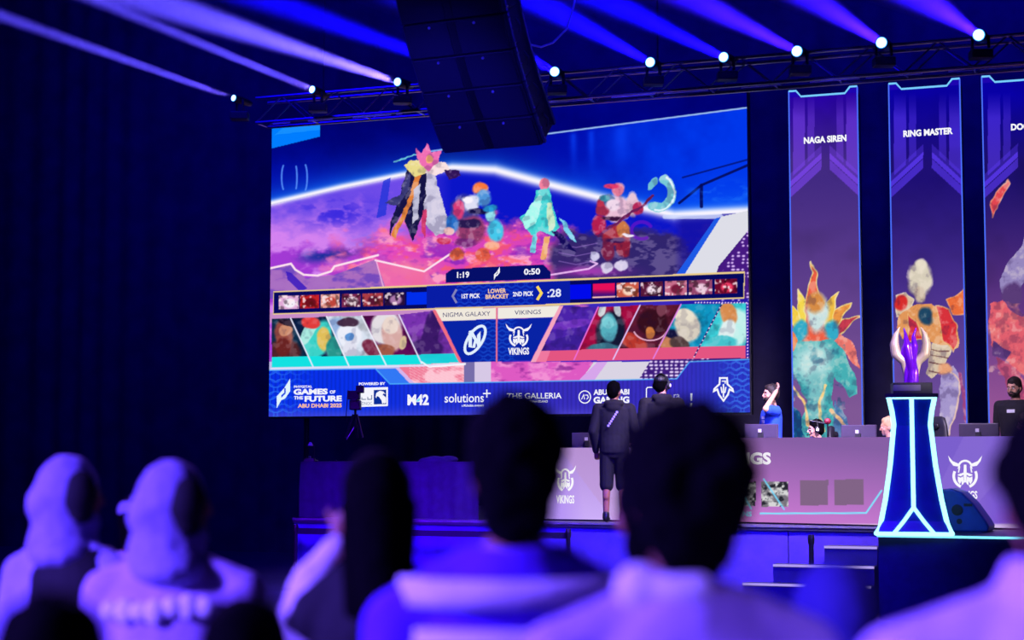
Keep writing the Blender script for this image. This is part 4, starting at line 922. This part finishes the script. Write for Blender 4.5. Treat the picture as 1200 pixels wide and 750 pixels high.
# ================================================================== hanging line array
AY = 17.7; phi = R(25.6); fdir = V((-math.sin(phi), -math.cos(phi), 0)); rdir = V((math.cos(phi), -math.sin(phi), 0))
W_, Hc, Dc = 1.13, .37, .46
bl = at_depth(521, 180.5, AY)
arr = thing('line_array', bl+V((.4, .3, 3)), 0, 'black curved line array of loudspeaker cabinets hanging above the stage', 'speaker array')
taus = [44, 41, 37, 32, 27, 23, 19, 15]
M_cab = mat('array_black', (34, 34, 46), .55, var=.15, scale=20, bump=.2); M_rig = mat('rigging_metal', (95, 95, 130), .3, .8)
M_grille = mat('array_grille', (40, 40, 56), .5, .3, var=.3, scale=300, bump=.4)
p0 = bl.copy(); locarr = []
for i, tau in enumerate(taus):
    q = R(tau); up_ = V((0, 0, 1))*math.cos(q)+fdir*math.sin(q); out = fdir*math.cos(q)-V((0, 0, 1))*math.sin(q)
    M = Matrix(((rdir.x, -out.x, up_.x, p0.x), (rdir.y, -out.y, up_.y, p0.y), (rdir.z, -out.z, up_.z, p0.z), (0, 0, 0, 1)))
    e = .008
    def put(mb, name, m_, par=arr, **k):
        o = mb.xf(lambda v: M @ v).build(name, m_, **k)
        return local(arr, o) if par is arr else o
    c = put(MB().prism([V((0, 0, e)), V((W_, 0, e)), V((W_, Dc, e+.05)), V((0, Dc, e+.05))], (0, 0, Hc-2*e)), 'cabinet', M_cab, bevel=.008) if False else put(MB().box((0, 0, e), (W_, Dc, Hc-e)), 'cabinet', M_cab, bevel=.01)
    for a, b_ in ((.02, .50), (.60, W_-.02)):
        g = put(MB().box((a, -.012, e+.01), (b_, 0.0, Hc-e-.01)), 'grille', M_grille); 
    put(MB().box((.515, -.004, e+.01), (.585, .01, Hc-e-.01)), 'wave_guide', M_black)
    for bx_ in (.30, .80):
        put(MB().lathe([(.014, -.0), (.014, .012)], 10, Matrix.Translation((bx_, -.012, Hc-.05)) @ Matrix.Rotation(R(90), 4, 'X')), 'bolt', mat('bolt_pale', (200, 200, 230), .3, .5))
    for ya, yb_ in ((.03, .07), (.36, .40)):
        put(MB().box((W_, ya, .01), (W_+.025, yb_, Hc-.01)), 'rigging_rail', M_rig)
        put(MB().box((-.025, ya, .01), (0, yb_, Hc-.01)), 'rigging_rail', M_rig)
    for zz in (.06, .19, .31): put(MB().ell((W_+.03, .05, zz), (.012, .012, .012), nu=8, nv=6), 'rigging_pin', mat('pin_bright', (220, 220, 255), .25, .9))
    put(MB().tube([(W_+.02, .2, .1), (W_+.045, .22, .18), (W_+.02, .2, .26)], .01, 6), 'handle', M_rig)
    p0 = p0+up_*Hc
topc = p0+rdir*W_/2+V((0, .2, 0))
local(arr, MB().box(tuple(topc+V((-.5, -.1, .02))), tuple(topc+V((.5, .3, .12)))).build('bumper_frame', M_steel))
for sx in (-.4, .4): local(arr, MB().tube([topc+V((sx, 0, .1)), V((topc.x+sx, topc.y, 12))], .02).build('chain', M_steel))
# loose white cable by the array
pts = [at_depth(x, y, 18.4) for x, y in ((612, 48), (620, 52), (634, 55), (648, 50), (657, 41), (664, 34), (672, 8), (682, -40))]
tag(MB().tube(pts, .012, 6).build('power_cable', mat('cable_pale', (180, 180, 230), .4)), 'thin pale cable sagging beside the hanging speaker array', 'cable')

# ================================================================== people
SK = [mat('skin_light', (205, 150, 125), .5, var=.05), mat('skin_brown', (160, 105, 80), .5, var=.05)]
M_hair = mat('hair_black', (5, 4, 7), .9, var=.3, scale=60, bump=.4, spec=.05); M_blond = mat('hair_blond', (185, 150, 110), .6, scale=60, bump=.3)
M_brow = mat('hair_brown', (35, 22, 20), .7, scale=60)
M_eyew = mat('eye_white', (230, 230, 230), .3); M_eyed = mat('eye_dark', (20, 12, 10), .2)
def cloth(name, rgb): return mat(name, rgb, .85, var=.12, scale=14, bump=.3, sheen=.2)
def person(label, pos, yaw, H=1.75, skin=0, sit=False, seat=.47, arms=None, yaw_head=0, pitch=0, hair='short', hair_m=None, top='tee', top_m=None, bottom='trousers', bottom_m=None,
           face=False, beard=False, headset=False, cap=None, shoe_m=None, width=1.0, collar=0.0, lean=0.0, glasses=False, voxel=.010, group=None, fingers=True, hijab_m=None, thick=1.0, droop=0.0, nape_shade=False, shade=0):
    s = H/1.75; t = thing('person', pos, R(yaw), label, 'person', group); dz = (.47-.90+seat-.47+.0) if sit else 0.0
    top_m = top_m or cloth('cloth_black', (24, 24, 34)); bottom_m = bottom_m or cloth('cloth_dark', (22, 22, 30)); sk = SK[skin]
    rx = Matrix.Rotation(R(pitch), 4, 'X') @ Matrix.Identity(4); rh = Matrix.Rotation(R(yaw_head), 4, 'Z') @ Matrix.Rotation(R(-pitch), 4, 'X')
    npv = V((0, 0, 1.50)); ml = Matrix.Rotation(R(-lean), 4, 'X'); hipc = V((0, 0, .95))
    def bodyx(v): v = ml @ (v-hipc)+hipc if v.z > .95 else v; return (V((v.x, v.y, v.z+dz)))*s
    def headx(v): return bodyx(npv+rh @ (v-npv))
    A = arms or {}
    def arm(sg):
        e, w_ = A.get(sg, ((.25*sg, -.03, 1.14), (.27*sg, .06, .89))); sh = V((.185*sg*width, 0, 1.405-droop)); return sh, V(e), V(w_)
    # body: one continuous skin
    mb = MB()
    mb.ell((0, .0, 1.645), (.076, .095, .105)).ell((0, .03, 1.575), (.052, .062, .055)).ell((0, .015, 1.60), (.062, .075, .07))
    mb.limb((0, .100, 1.635), (0, .112, 1.603), .009, .014, 8); mb.ell((0, .082, 1.658), (.05, .018, .012)); mb.ell((0, .088, 1.568), (.024, .012, .009)); mb.ell((0, .078, 1.538), (.02, .018, .014))
    for sg in (-1, 1): mb.ell((sg*.078, -.005, 1.612), (.012, .02, .033)); mb.ell((sg*.045, .062, 1.598), (.022, .02, .02))
    mb.xf(headx); k = len(mb.v)
    mb.limb((0, -.015, 1.44), (0, .0, 1.56), .060, .054)
    mb.loft([(0, 0, .88, .165, .115), (0, 0, .96, .17, .115), (0, .0, 1.08, .148, .10), (0, 0, 1.2, .155, .108), (0, .005, 1.32, .175, .115), (0, 0, 1.40-droop, .17, .10), (0, -.005, 1.45-droop*.4, .11, .08), (0, -.01, 1.48, .07, .065)])
    for sg in (-1, 1):
        sh, e, w_ = arm(sg); mb.limb(sh, e, .052, .040); mb.limb(e, w_, .040, .027)
        d = (w_-e).normalized(); n_ = V((0, 1, 0)) if abs(d.y) < .8 else V((0, 0, 1)); n_ = (n_-d*n_.dot(d)).normalized(); sd = d.cross(n_).normalized()
        for fi in range(4):
            o_ = sd*(.026-.0175*fi); k0 = w_+o_*.6; k1 = w_+d*.085+o_; L = (.066, .075, .07, .055)[fi]
            mb.limb(k0, k1, .013, .0115, 8); k2 = k1+(d*.8+n_*.45).normalized()*L*.55; mb.limb(k1, k2, .0095, .009, 8); k3 = k2+(d*.35+n_*.9).normalized()*L*.5; mb.limb(k2, k3, .009, .0078, 8)
        th = w_+sd*.03+d*.03; t2 = th+(d*.6+sd*.7+n_*.3).normalized()*.04; mb.limb(w_+d*.01, th, .015, .013, 8); mb.limb(th, t2, .0115, .010, 8); mb.limb(t2, t2+(d*.8+n_*.5).normalized()*.03, .010, .0085, 8)
    legs = []
    for sg in (-1, 1):
        if sit: hp_, kn, an = V((sg*.09, 0, .93)), V((sg*.12, .42, .95)), V((sg*.12, .40, .95-.42))
        else: hp_, kn, an = V((sg*.09, 0, .90)), V((sg*.10, .02, .49)), V((sg*.105, -.02, .09))
        legs.append((sg, hp_, kn, an)); mb.limb(hp_, kn, .083, .056); mb.limb(kn, an, .056, .037); mb.ell(an+V((0, .07, -.045)), (.042, .12, .035))
        mb.limb(kn.lerp(an, .15)+V((0, -.015, 0)), kn.lerp(an, .45)+V((0, -.018, 0)), .05, .045)
    mb.xf(bodyx, k); body = fuse(mb, 'body', sk, t, voxel*s, 3)
    # garments
    ex = .02*thick
    mb = MB(); zb = .86 if top != 'robe' else .1
    if top == 'robe':
        mb.loft([(0, 0, .08, .27, .22), (0, 0, .5, .23, .19), (0, 0, .95, .21, .155), (0, 0, 1.15, .19*width, .14), (0, .005, 1.32, .205*width, .145), (0, 0, 1.41, .195*width, .125), (0, -.005, 1.455, .13, .10), (0, -.01, 1.475, .08, .08)])
    else:
        mb.loft([(0, 0, zb, .185, .135), (0, 0, .96, .19, .138), (0, 0, 1.08, .175*width, .128), (0, 0, 1.2, .18*width, .132), (0, .005, 1.32, .20*width, .138), (0, 0, 1.41-droop, .195*width, .122), (0, -.003, 1.43-droop*.4, .15*width, .11), (0, -.005, 1.455+collar*.4, .115, .095), (0, -.01, 1.478+collar, .082, .085)])
    for sg in (-1, 1):
        sh, e, w_ = arm(sg)
        mb.limb(V((.08*sg, -.005, 1.43+collar*.3)), sh+V((0, 0, .005)), .055, .068*thick**.5)
        if top == 'tee': mb.limb(sh, sh.lerp(e, .72), .070, .064)
        else: mb.limb(sh, e, .068*thick**.5, .056*thick**.5); mb.limb(e, w_.lerp(e, .06), .056*thick**.5, .040*thick**.5)
    if top == 'hoodie':
        mb.ell((0, -.085, 1.475), (.125, .06, .055)).ell((0, -.10, 1.43), (.10, .05, .07)); mb.limb((.09, -.03, 1.49), (-.09, -.03, 1.49), .035, .035); mb.limb((.09, -.03, 1.49), (.05, .09, 1.44), .032, .025); mb.limb((-.09, -.03, 1.49), (-.05, .09, 1.44), .032, .025)
    mb.xf(bodyx); g = fuse(mb, {'tee': 'shirt', 'hoodie': 'hoodie', 'robe': 'robe', 'shirt': 'shirt', 'jacket': 'jacket'}[top], top_m, t, voxel*s, 3, .0022)
    if bottom:
        mb = MB(); mb.loft([(0, 0, .80, .15, .10), (0, 0, .87, .178, .125), (0, 0, .98, .172, .12)])
        for sg, hp_, kn, an in legs:
            if bottom == 'shorts': mb.limb(hp_, kn+V((0, 0, -.03)), .098, .088)
            else: mb.limb(hp_, kn, .094, .068); mb.limb(kn, an+V((0, 0, .02)), .068, .055)
        mb.xf(bodyx); fuse(mb, bottom, bottom_m, t, voxel*1.1*s, 3)
    for sg, hp_, kn, an in legs:
        mb = MB().ell(an+V((0, .075, -.05)), (.048, .135, .038)).limb(an+V((0, -.01, -.03)), an+V((0, -.005, .015)), .046, .044, 10); mb.xf(lambda v: bodyx(v) if v.z > .95 else V((v.x*s, v.y*s, (v.z+dz)*s)))
        mb.xf(lambda v: V((v.x, v.y, max(v.z, .002)))); fuse(mb, 'shoe', shoe_m or M_black, t, .009, 2)
    # head dressing
    hm = hair_m or M_hair
    def hd(mb): return mb.xf(headx)
    if hair in ('short', 'bushy', 'long', 'curly'):
        e = {'short': .010, 'bushy': .038, 'long': .016, 'curly': .025}[hair]; mb = MB()
        mb.ell((0, -.014, 1.672), (.076+e, .090+e, .088+e)).ell((0, -.040, 1.632), (.070+e, .062+e, .085+e*.8)).ell((0, .035, 1.715), (.06+e*.6, .05, .035+e*.6))
        if hair == 'bushy':
            for i in range(26):
                q = rng.uniform(0, 6.28); zz = rng.uniform(-.3, 1); rr = math.sqrt(1-zz*zz); mb.ell((.09*rr*math.cos(q), -.03+.10*rr*math.sin(q)*(1 if math.sin(q) < 0 else .6), 1.67+.105*zz), (.032, .032, .03), nu=8, nv=6)
        if hair == 'long':
            mb.limb((0, -.075, 1.64), (.01, -.115, 1.36), .075, .06); mb.limb((-.05, -.05, 1.62), (-.05, -.10, 1.38), .045, .035); mb.limb((.06, -.05, 1.62), (.055, -.10, 1.36), .045, .035)
        if hair == 'curly': mb.ell((0, .05, 1.72), (.065, .045, .04)).ell((0, -.06, 1.60), (.075, .05, .07))
        for sg in (-1, 1): mb.ell((sg*.070, -.005, 1.655), (.016, .035, .04))
        if nape_shade: mb.ell((0, -.045, 1.56), (.066+e*.4, .05, .085)).ell((0, -.03, 1.52), (.058, .055, .06))  # dark hair mass carried down the neck, standing for the shadow there
        fuse(hd(mb), 'hair', hm, t, .008, 2, .003 if hair in ('short', 'long') else .008)
    if hair == 'hijab':
        mb = MB().ell((0, -.012, 1.650), (.100, .112, .122)).ell((0, -.075, 1.60), (.085, .075, .085)).limb((0, -.03, 1.56), (0, -.02, 1.46), .098, .125).ell((0, -.01, 1.43), (.19, .13, .07)).ell((0, .03, 1.53), (.08, .08, .06))
        mb.limb((-.06, -.08, 1.56), (-.13, -.10, 1.42), .05, .06)
        h_ = fuse(hd(mb), 'headscarf', hijab_m, t, .010, 4, .003)
        fuse(hd(MB().ell((.055*(shade or 1), .030, 1.635), (.060, .066, .088)).ell((.05*(shade or 1), .03, 1.57), (.05, .055, .05))), 'scarf_shade_core', M_vest, t, .008, 3)  # dark mass painting the shaded scarf opening and the hair inside it
    if hair == 'hood':
        mb = MB().ell((0, -.02, 1.655), (.105, .118, .125)).ell((0, -.05, 1.58), (.10, .09, .09)).limb((0, -.03, 1.54), (0, -.03, 1.47), .10, .13); fuse(hd(mb), 'hood', top_m, t, .010, 4, .003)
    if cap:
        mb = MB().ell((0, -.008, 1.685), (.090, .108, .078)); mb.xf(lambda v: V((v.x, v.y, max(v.z, 1.672)))); c_ = fuse(hd(mb), 'cap', cap, t, .007, 2)
        mb = MB().loft([(0, .13, 1.672, .072, .070), (0, .13, 1.680, .07, .068)]); hd(mb).build('visor', cap, c_, smooth=False)
        hd(MB().ell((0, -.008, 1.764), (.01, .01, .006))).build('button', cap, c_)
    if face or beard or glasses:
        for sg in (-1, 1):
            e_ = hd(MB().ell((sg*.030, .084, 1.630), (.014, .010, .008))).build('eye', M_eyew, t, True); hd(MB().ell((sg*.030, .093, 1.630), (.006, .004, .006), nu=8, nv=6)).build('iris', M_eyed, e_, True)
            hd(MB().tube([(sg*.012, .096, 1.650), (sg*.03, .097, 1.655), (sg*.052, .082, 1.648)], .005, 6)).build('eyebrow', M_brow if hm is not M_blond else M_blond, t)
        hd(MB().tube([(-.022, .093, 1.568), (0, .100, 1.568), (.022, .093, 1.568)], .004, 6)).build('mouth', mat('lips', (140, 65, 65), .5), t)
    if beard:
        mb = MB().ell((0, .035, 1.556), (.062, .064, .045)).ell((0, .085, 1.585), (.03, .016, .007))
        for sg in (-1, 1): mb.limb((sg*.066, .01, 1.625), (sg*.055, .04, 1.565), .014, .018, 8)
        fuse(hd(mb), 'beard', M_brow, t, .006, 2, .002)
    if glasses:
        mb = MB()
        for sg in (-1, 1): mb.tube([V((sg*.033+.024*math.cos(q), .106, 1.628+.019*math.sin(q))) for q in [i*math.pi/8 for i in range(16)]], .003, 5, True); mb.tube([(sg*.057, .104, 1.632), (sg*.083, .0, 1.625)], .003, 5)
        mb.tube([(-.01, .107, 1.632), (.01, .107, 1.632)], .003, 5); hd(mb).build('glasses', M_black, t)
    if headset:
        hs = hd(MB().tube([V((.098*math.cos(q), -.012, 1.64+.125*math.sin(q))) for q in [math.pi*i/12 for i in range(13)]], .011, 8)).build('headset_band', M_black, t)
        for sg in (-1, 1): hd(MB().ell((sg*.098, .0, 1.625), (.022, .036, .045))).build('ear_cup', M_black, hs, True); hd(MB().lathe([(.022, 0), (.022, .004)], 12, Matrix.Translation((sg*.12, 0, 1.625)) @ Matrix.Rotation(R(90*sg), 4, 'Y'))).build('ear_cup_ring', mat('ring_pale', (200, 200, 220), .4), hs)
        hd(MB().tube([(-.10, .02, 1.60), (-.09, .09, 1.57), (-.05, .125, 1.565)], .005, 6)).build('microphone_arm', M_black, hs); hd(MB().ell((-.05, .125, 1.565), (.012, .012, .012), nu=8, nv=6)).build('microphone', M_black, hs)
    return t, (lambda v: bodyx(V(v))), (lambda v: headx(V(v)))

def on_stage(px, k, z=DECK):
    b = SP(k).hit(px, 560); b.z = z; return b
M_blk = cloth('cloth_black', (19, 16, 28)); M_jersey = cloth('jersey_blue', (30, 75, 225)); M_white = cloth('cloth_white', (235, 230, 240))
# the man in hoodie and shorts at the stage edge
b = on_stage(720, 19.98); t, bx_, hx_ = person('person in black hoodie and shorts standing on the stage edge seen from behind', b, -8, 1.71, 1, hair='short', hair_m=M_hair, top='hoodie', top_m=M_blk, bottom='shorts', bottom_m=M_blk, width=1.08, thick=1.2, yaw_head=-20, arms={-1: ((-.26, -.05, 1.13), (-.235, .08, .88)), 1: ((.26, -.02, 1.15), (.18, .18, 1.02))}, shoe_m=M_black)
mb = MB(); 
for i in range(7): mb.box((-.012, -.003, -.012), (.012, .003, .012), Matrix.Translation(bx_((-.04+.018*i-.02, -.152, 1.20+.028*i))))
mb.build('sleeve_print', mat('print_pale', (200, 190, 255), .6), t)
b = on_stage(776, 20.35); person('person in black hoodie and backwards headset under a black cap, facing the big screen', b, 2, 1.80, 0, hair='short', top='hoodie', top_m=M_blk, yaw_head=-38, cap=M_black, headset=True, bottom_m=M_blk, width=1.1, thick=1.2)
b = on_stage(905, 21.3); t, bx_, hx_ = person('person in blue jersey and headset standing with a hand on the head', b, 98, 1.70, 0, hair='short', hair_m=M_brow, top='tee', top_m=M_jersey, beard=True, face=True, headset=True, width=1.05,
    arms={-1: ((-.31, .17, 1.43), (-.12, -.03, 1.66)), 1: ((.25, .05, 1.15), (.16, .25, 1.05))})
mb = MB()
for i in range(6): mb.box((-.05, -.003, -.02), (.05, .003, .02), Matrix.Translation(bx_((-.08, .137, 1.05+.055*i))))
mb.build('jersey_print', mat('print_white', (235, 235, 250), .6), t)
b = on_stage(958, 21.35); person('person in headset seated at the right desk, dark hair, face turned left', b+V((0, 0, 0)), 88, 1.66, 0, sit=True, hair='short', hair_m=M_hair, face=True, headset=True, top_m=M_jersey, pitch=4, arms={-1: ((-.24, .12, 1.15), (-.15, .35, 1.15)), 1: ((.24, .12, 1.15), (.15, .35, 1.15))})
b = on_stage(1044, 21.4); person('person with fair hair seated between the monitor and the neon pedestal', b, 75, 1.70, 0, sit=True, hair='short', hair_m=M_blond, face=True, top_m=M_jersey, pitch=6, arms={-1: ((-.24, .12, 1.15), (-.15, .35, 1.15)), 1: ((.24, .12, 1.15), (.15, .35, 1.15))})
b = on_stage(1192, 21.9); t, bx_, hx_ = person('bearded person in black t-shirt standing before the rightmost banner', b, 140, 1.77, 0, hair='short', hair_m=M_brow, face=True, beard=True, top='tee', top_m=M_blk, width=1.12, pitch=8, yaw_head=-5)
MB().box((-.05, -.003, -.02), (.05, .003, .02), Matrix.Translation(bx_((.0, .142, 1.34)))).build('chest_print', mat('print_white', (235, 235, 250), .6), t)
b = on_stage(1203, 21.25); person('person with glasses seated below the bearded person at the picture edge', b, 110, 1.72, 0, sit=True, hair='curly', hair_m=M_brow, face=True, glasses=True, top_m=M_blk, arms={-1: ((-.24, .12, 1.15), (-.15, .35, 1.15)), 1: ((.24, .12, 1.15), (.15, .35, 1.15))})

# ---------------------------------------------------------------- the audience, seen from behind, out of focus
M_lav = cloth('shirt_lavender', (190, 165, 225)); M_blu = cloth('shirt_blue', (95, 30, 215)); M_scarf = cloth('headscarf_pale', (150, 140, 200)); M_vest = cloth('vest_black', (7, 5, 14)); M_robe = cloth('robe_pale', (165, 155, 220)); M_navy = cloth('cloth_navy', (38, 28, 120))
def crowd(label, px, Y, ytop, yaw, **k):
    b = at_depth(px, 533, Y); H = CAMZ-(ytop-533)/F*Y; b.z = 0
    k.setdefault('voxel', .012); k.setdefault('droop', .06); k.setdefault('nape_shade', True); k.setdefault('skin', 1); return person(label, b, yaw, H, **k)
t, bx_, hx_ = crowd('person in pale headscarf and black vest at the left of the audience', 83, 5.75, 540, -30, hair='hijab', hijab_m=M_scarf, top='shirt', top_m=M_robe, bottom_m=M_vest, face=True, width=1.15, thick=1.3, yaw_head=-48)
mb = MB().loft([(.05, 0, .9, .18, .155), (.05, 0, 1.1, .19, .160), (.06, .0, 1.25, .20, .165), (.06, 0, 1.36, .19, .155), (.05, 0, 1.45, .12, .12)]); mb.xf(bx_); fuse(mb, 'vest', M_vest, t, .012, 2)
crowd('short person in pale cap between the two headscarves', 160, 7.6, 584, -6, hair='short', cap=M_scarf, top='shirt', top_m=M_lav, headset=False)
t, bx_, hx_ = crowd('person in pale headscarf with white lettering across the back', 206, 5.15, 546, -8, hair='hijab', hijab_m=M_scarf, top='shirt', top_m=M_lav, face=True, width=1.2, thick=1.3, yaw_head=-70)
r = random.Random(5); mb = MB()
for i in range(7): mb.ell(bx_((-.16+.05*i, -.150+abs(i-3)*.008, 1.31+(.012 if i > 3 else -.004))), (.031, .014, .030+.009*(i % 2)), nu=10, nv=7)
mb.build('back_print', mat('print_white', (235, 235, 250), .6), t, True)
t, bx_, hx_ = crowd('person with long dark hair holding one pale sleeved arm up to the cheek', 442, 4.3, 537, -5, hair='long', top='shirt', top_m=M_vest, width=.85, thick=1.0, yaw_head=10,
      arms={-1: ((-.215, .06, 1.30), (-.115, .08, 1.53)), 1: ((.25, -.02, 1.14), (.22, .1, .9))})
mb = MB().limb((-.205, .05, 1.30), (-.175, .06, 1.42), .075, .066).limb((-.175, .06, 1.42), (-.12, .075, 1.52), .060, .035); mb.xf(bx_); fuse(mb, 'sleeve', M_white, t, .010, 3, .003)
t, bx_, hx_ = crowd('person in blue shirt with two broad white stripes across the back', 604, 3.5, 480, 6, droop=.09, hair='curly', top='shirt', top_m=M_blu, width=1.22, thick=1.4, yaw_head=-4)
for zz in (1.395, 1.30):
    mb = MB(); pts = []
    ring = [(math.cos(R(a)), math.sin(R(a))) for a in range(182, 352, 8)]
    o1 = [bx_((c_*.232, s_*.163, zz+.026)) for c_, s_ in ring]; o2 = [bx_((c_*.236, s_*.166, zz-.026)) for c_, s_ in ring]
    i1 = [bx_((c_*.20, s_*.13, zz+.026)) for c_, s_ in ring]; i2 = [bx_((c_*.20, s_*.13, zz-.026)) for c_, s_ in ring]
    n_ = len(ring); vs_ = o1+o2+i1+i2; fs = []
    for i in range(n_-1): fs += [(i, i+1, n_+i+1, n_+i), (2*n_+i, 2*n_+i+1, i+1, i), (n_+i, n_+i+1, 3*n_+i+1, 3*n_+i)]
    mesh_obj('shirt_stripe', vs_, fs, M_white, t, True)
t, bx_, hx_ = crowd('person with big mop of dark hair and pale collar, right of the striped shirt', 798, 2.95, 500, 12, hair='bushy', top='shirt', top_m=M_lav, width=1.15, thick=1.3, yaw_head=8)
mb = MB().tube([bx_((.085*math.cos(R(q)), .01+.085*math.sin(R(q)), 1.475)) for q in range(140, 300, 16)], .03, 10)
mb.ell(bx_((-.085, -.03, 1.475)), (.045, .045, .045)); fuse(mb, 'collar', M_white, t, .009, 3)
crowd('person in lavender shirt at the right edge, back of the head cut off', 1238, 2.7, 496, 8, hair='curly', top='shirt', top_m=M_lav, width=1.4, thick=1.5, collar=.06, droop=.05)
crowd('low dark-haired head at the bottom left corner', 66, 2.5, 712, 5, hair='curly', top='shirt', top_m=M_navy, width=1.0)
crowd('low dark-haired head between the lettered back and the pale sleeve', 292, 2.6, 704, -4, hair='short', top='shirt', top_m=M_navy, width=1.1)
crowd('person in black jacket mostly hidden behind the mop of dark hair', 762, 4.1, 545, 0, hair='short', top='jacket', top_m=M_vest, width=1.3, thick=1.4)
crowd('short hooded person in navy before the stage steps', 975, 3.4, 668, 5, hair='hood', top='shirt', top_m=M_navy, width=1.0)

# ---------------------------------------------------------------- belt posts in front of the stage
M_belt = mat('belt_dark', (20, 18, 40), .7)
prev = None
for px, lab in ((300, None), (346, 'black belt post at the left stage corner'), (666, 'black belt post before the lavender desk'), (951, 'black belt post beside the stage steps')):
    if lab is None: continue
    kk = 18.9 if px > 900 else 19.4
    b = SP(kk).hit(px, 660); b.z = 0; t = thing('belt_post', b, 0, lab, 'post', 'belt posts before the stage')
    MB().lathe([(.16, 0), (.16, .02), (.03, .04)], 20).build('base', M_black, t); MB().tube([(0, 0, .03), (0, 0, .80)], .028, 12).build('pole', M_steel, t); MB().lathe([(.035, .72), (.038, .78), (.03, .82)], 14).build('post_cap', M_black, t)
    if prev is not None and px < 900:
        q = b-prev; nrm = V((-q.y, q.x, 0)).normalized()*.002
        o = MB().prism([prev+V((0, 0, .70)), b+V((0, 0, .70)), b+V((0, 0, .775)), prev+V((0, 0, .775))], nrm).build('belt', M_belt); tag(o, 'long dark belt strung between the posts before the stage', 'belt')
    prev = b

# ================================================================== beams: haze lit by the lamps' own light
def haze_mat(name, dens):
    m = bpy.data.materials.new(name); m.use_nodes = True; nt = m.node_tree; nt.nodes.clear()
    v = nt.nodes.new('ShaderNodeVolumeScatter'); o = nt.nodes.new('ShaderNodeOutputMaterial'); v.inputs['Color'].default_value = (1, 1, 1, 1); v.inputs['Density'].default_value = dens; v.inputs['Anisotropy'].default_value = 0.0
    tc = nt.nodes.new('ShaderNodeTexCoord'); nz = nt.nodes.new('ShaderNodeTexNoise'); nz.inputs['Scale'].default_value = .8; nz.inputs['Detail'].default_value = 2; mr = nt.nodes.new('ShaderNodeMapRange'); mr.inputs[3].default_value = dens*.4; mr.inputs[4].default_value = dens*1.6
    nt.links.new(tc.outputs['Object'], nz.inputs['Vector']); nt.links.new(nz.outputs['Fac'], mr.inputs[0]); nt.links.new(mr.outputs[0], v.inputs['Density'])
    nt.links.new(v.outputs[0], o.inputs['Volume']); m.volume_intersection_method = 'FAST' if hasattr(m, 'volume_intersection_method') else None
    return m
HM = haze_mat('stage_haze', .10)
def beam_light(name, L, d, half, power, col):
    s = bpy.data.lights.new(name, 'SPOT'); s.spot_size = 2*R(half); s.spot_blend = .7; s.shadow_soft_size = .05; s.energy = power*(half/2.0)**2*.0+power; s.color = col
    o = bpy.data.objects.new(name, s); C.objects.link(o); o.location = L+d*.04; o.rotation_euler = d.to_track_quat('-Z', 'Y').to_euler()
for i, (L, d, rq, wd, lx) in enumerate(BEAMS):
    ln_ = 15.0; q = d.to_track_quat('Z', 'Y').to_matrix().to_4x4(); tn = math.tan(R(wd))
    hm = MB().lathe([(rq*.8, 0), (rq*.8+tn*1.15*ln_, ln_)], 24, Matrix.Translation(L+d*.03) @ q).build('light_beam', HM)
    tag(hm, 'blue beam of light in the haze from the '+places[i].replace('beam lamp', 'lamp'), 'light beam', 'beams of light under the ceiling')
    beam_light('beam_source', L, d, wd*1.1, (1.0e5 if lx > 500 else 1.5e5), (.003, .0006, 1.0) if lx < 934 and lx > 500 else ((.02, .003, 1.0) if lx > 500 else (.10, .065, 1.0)))
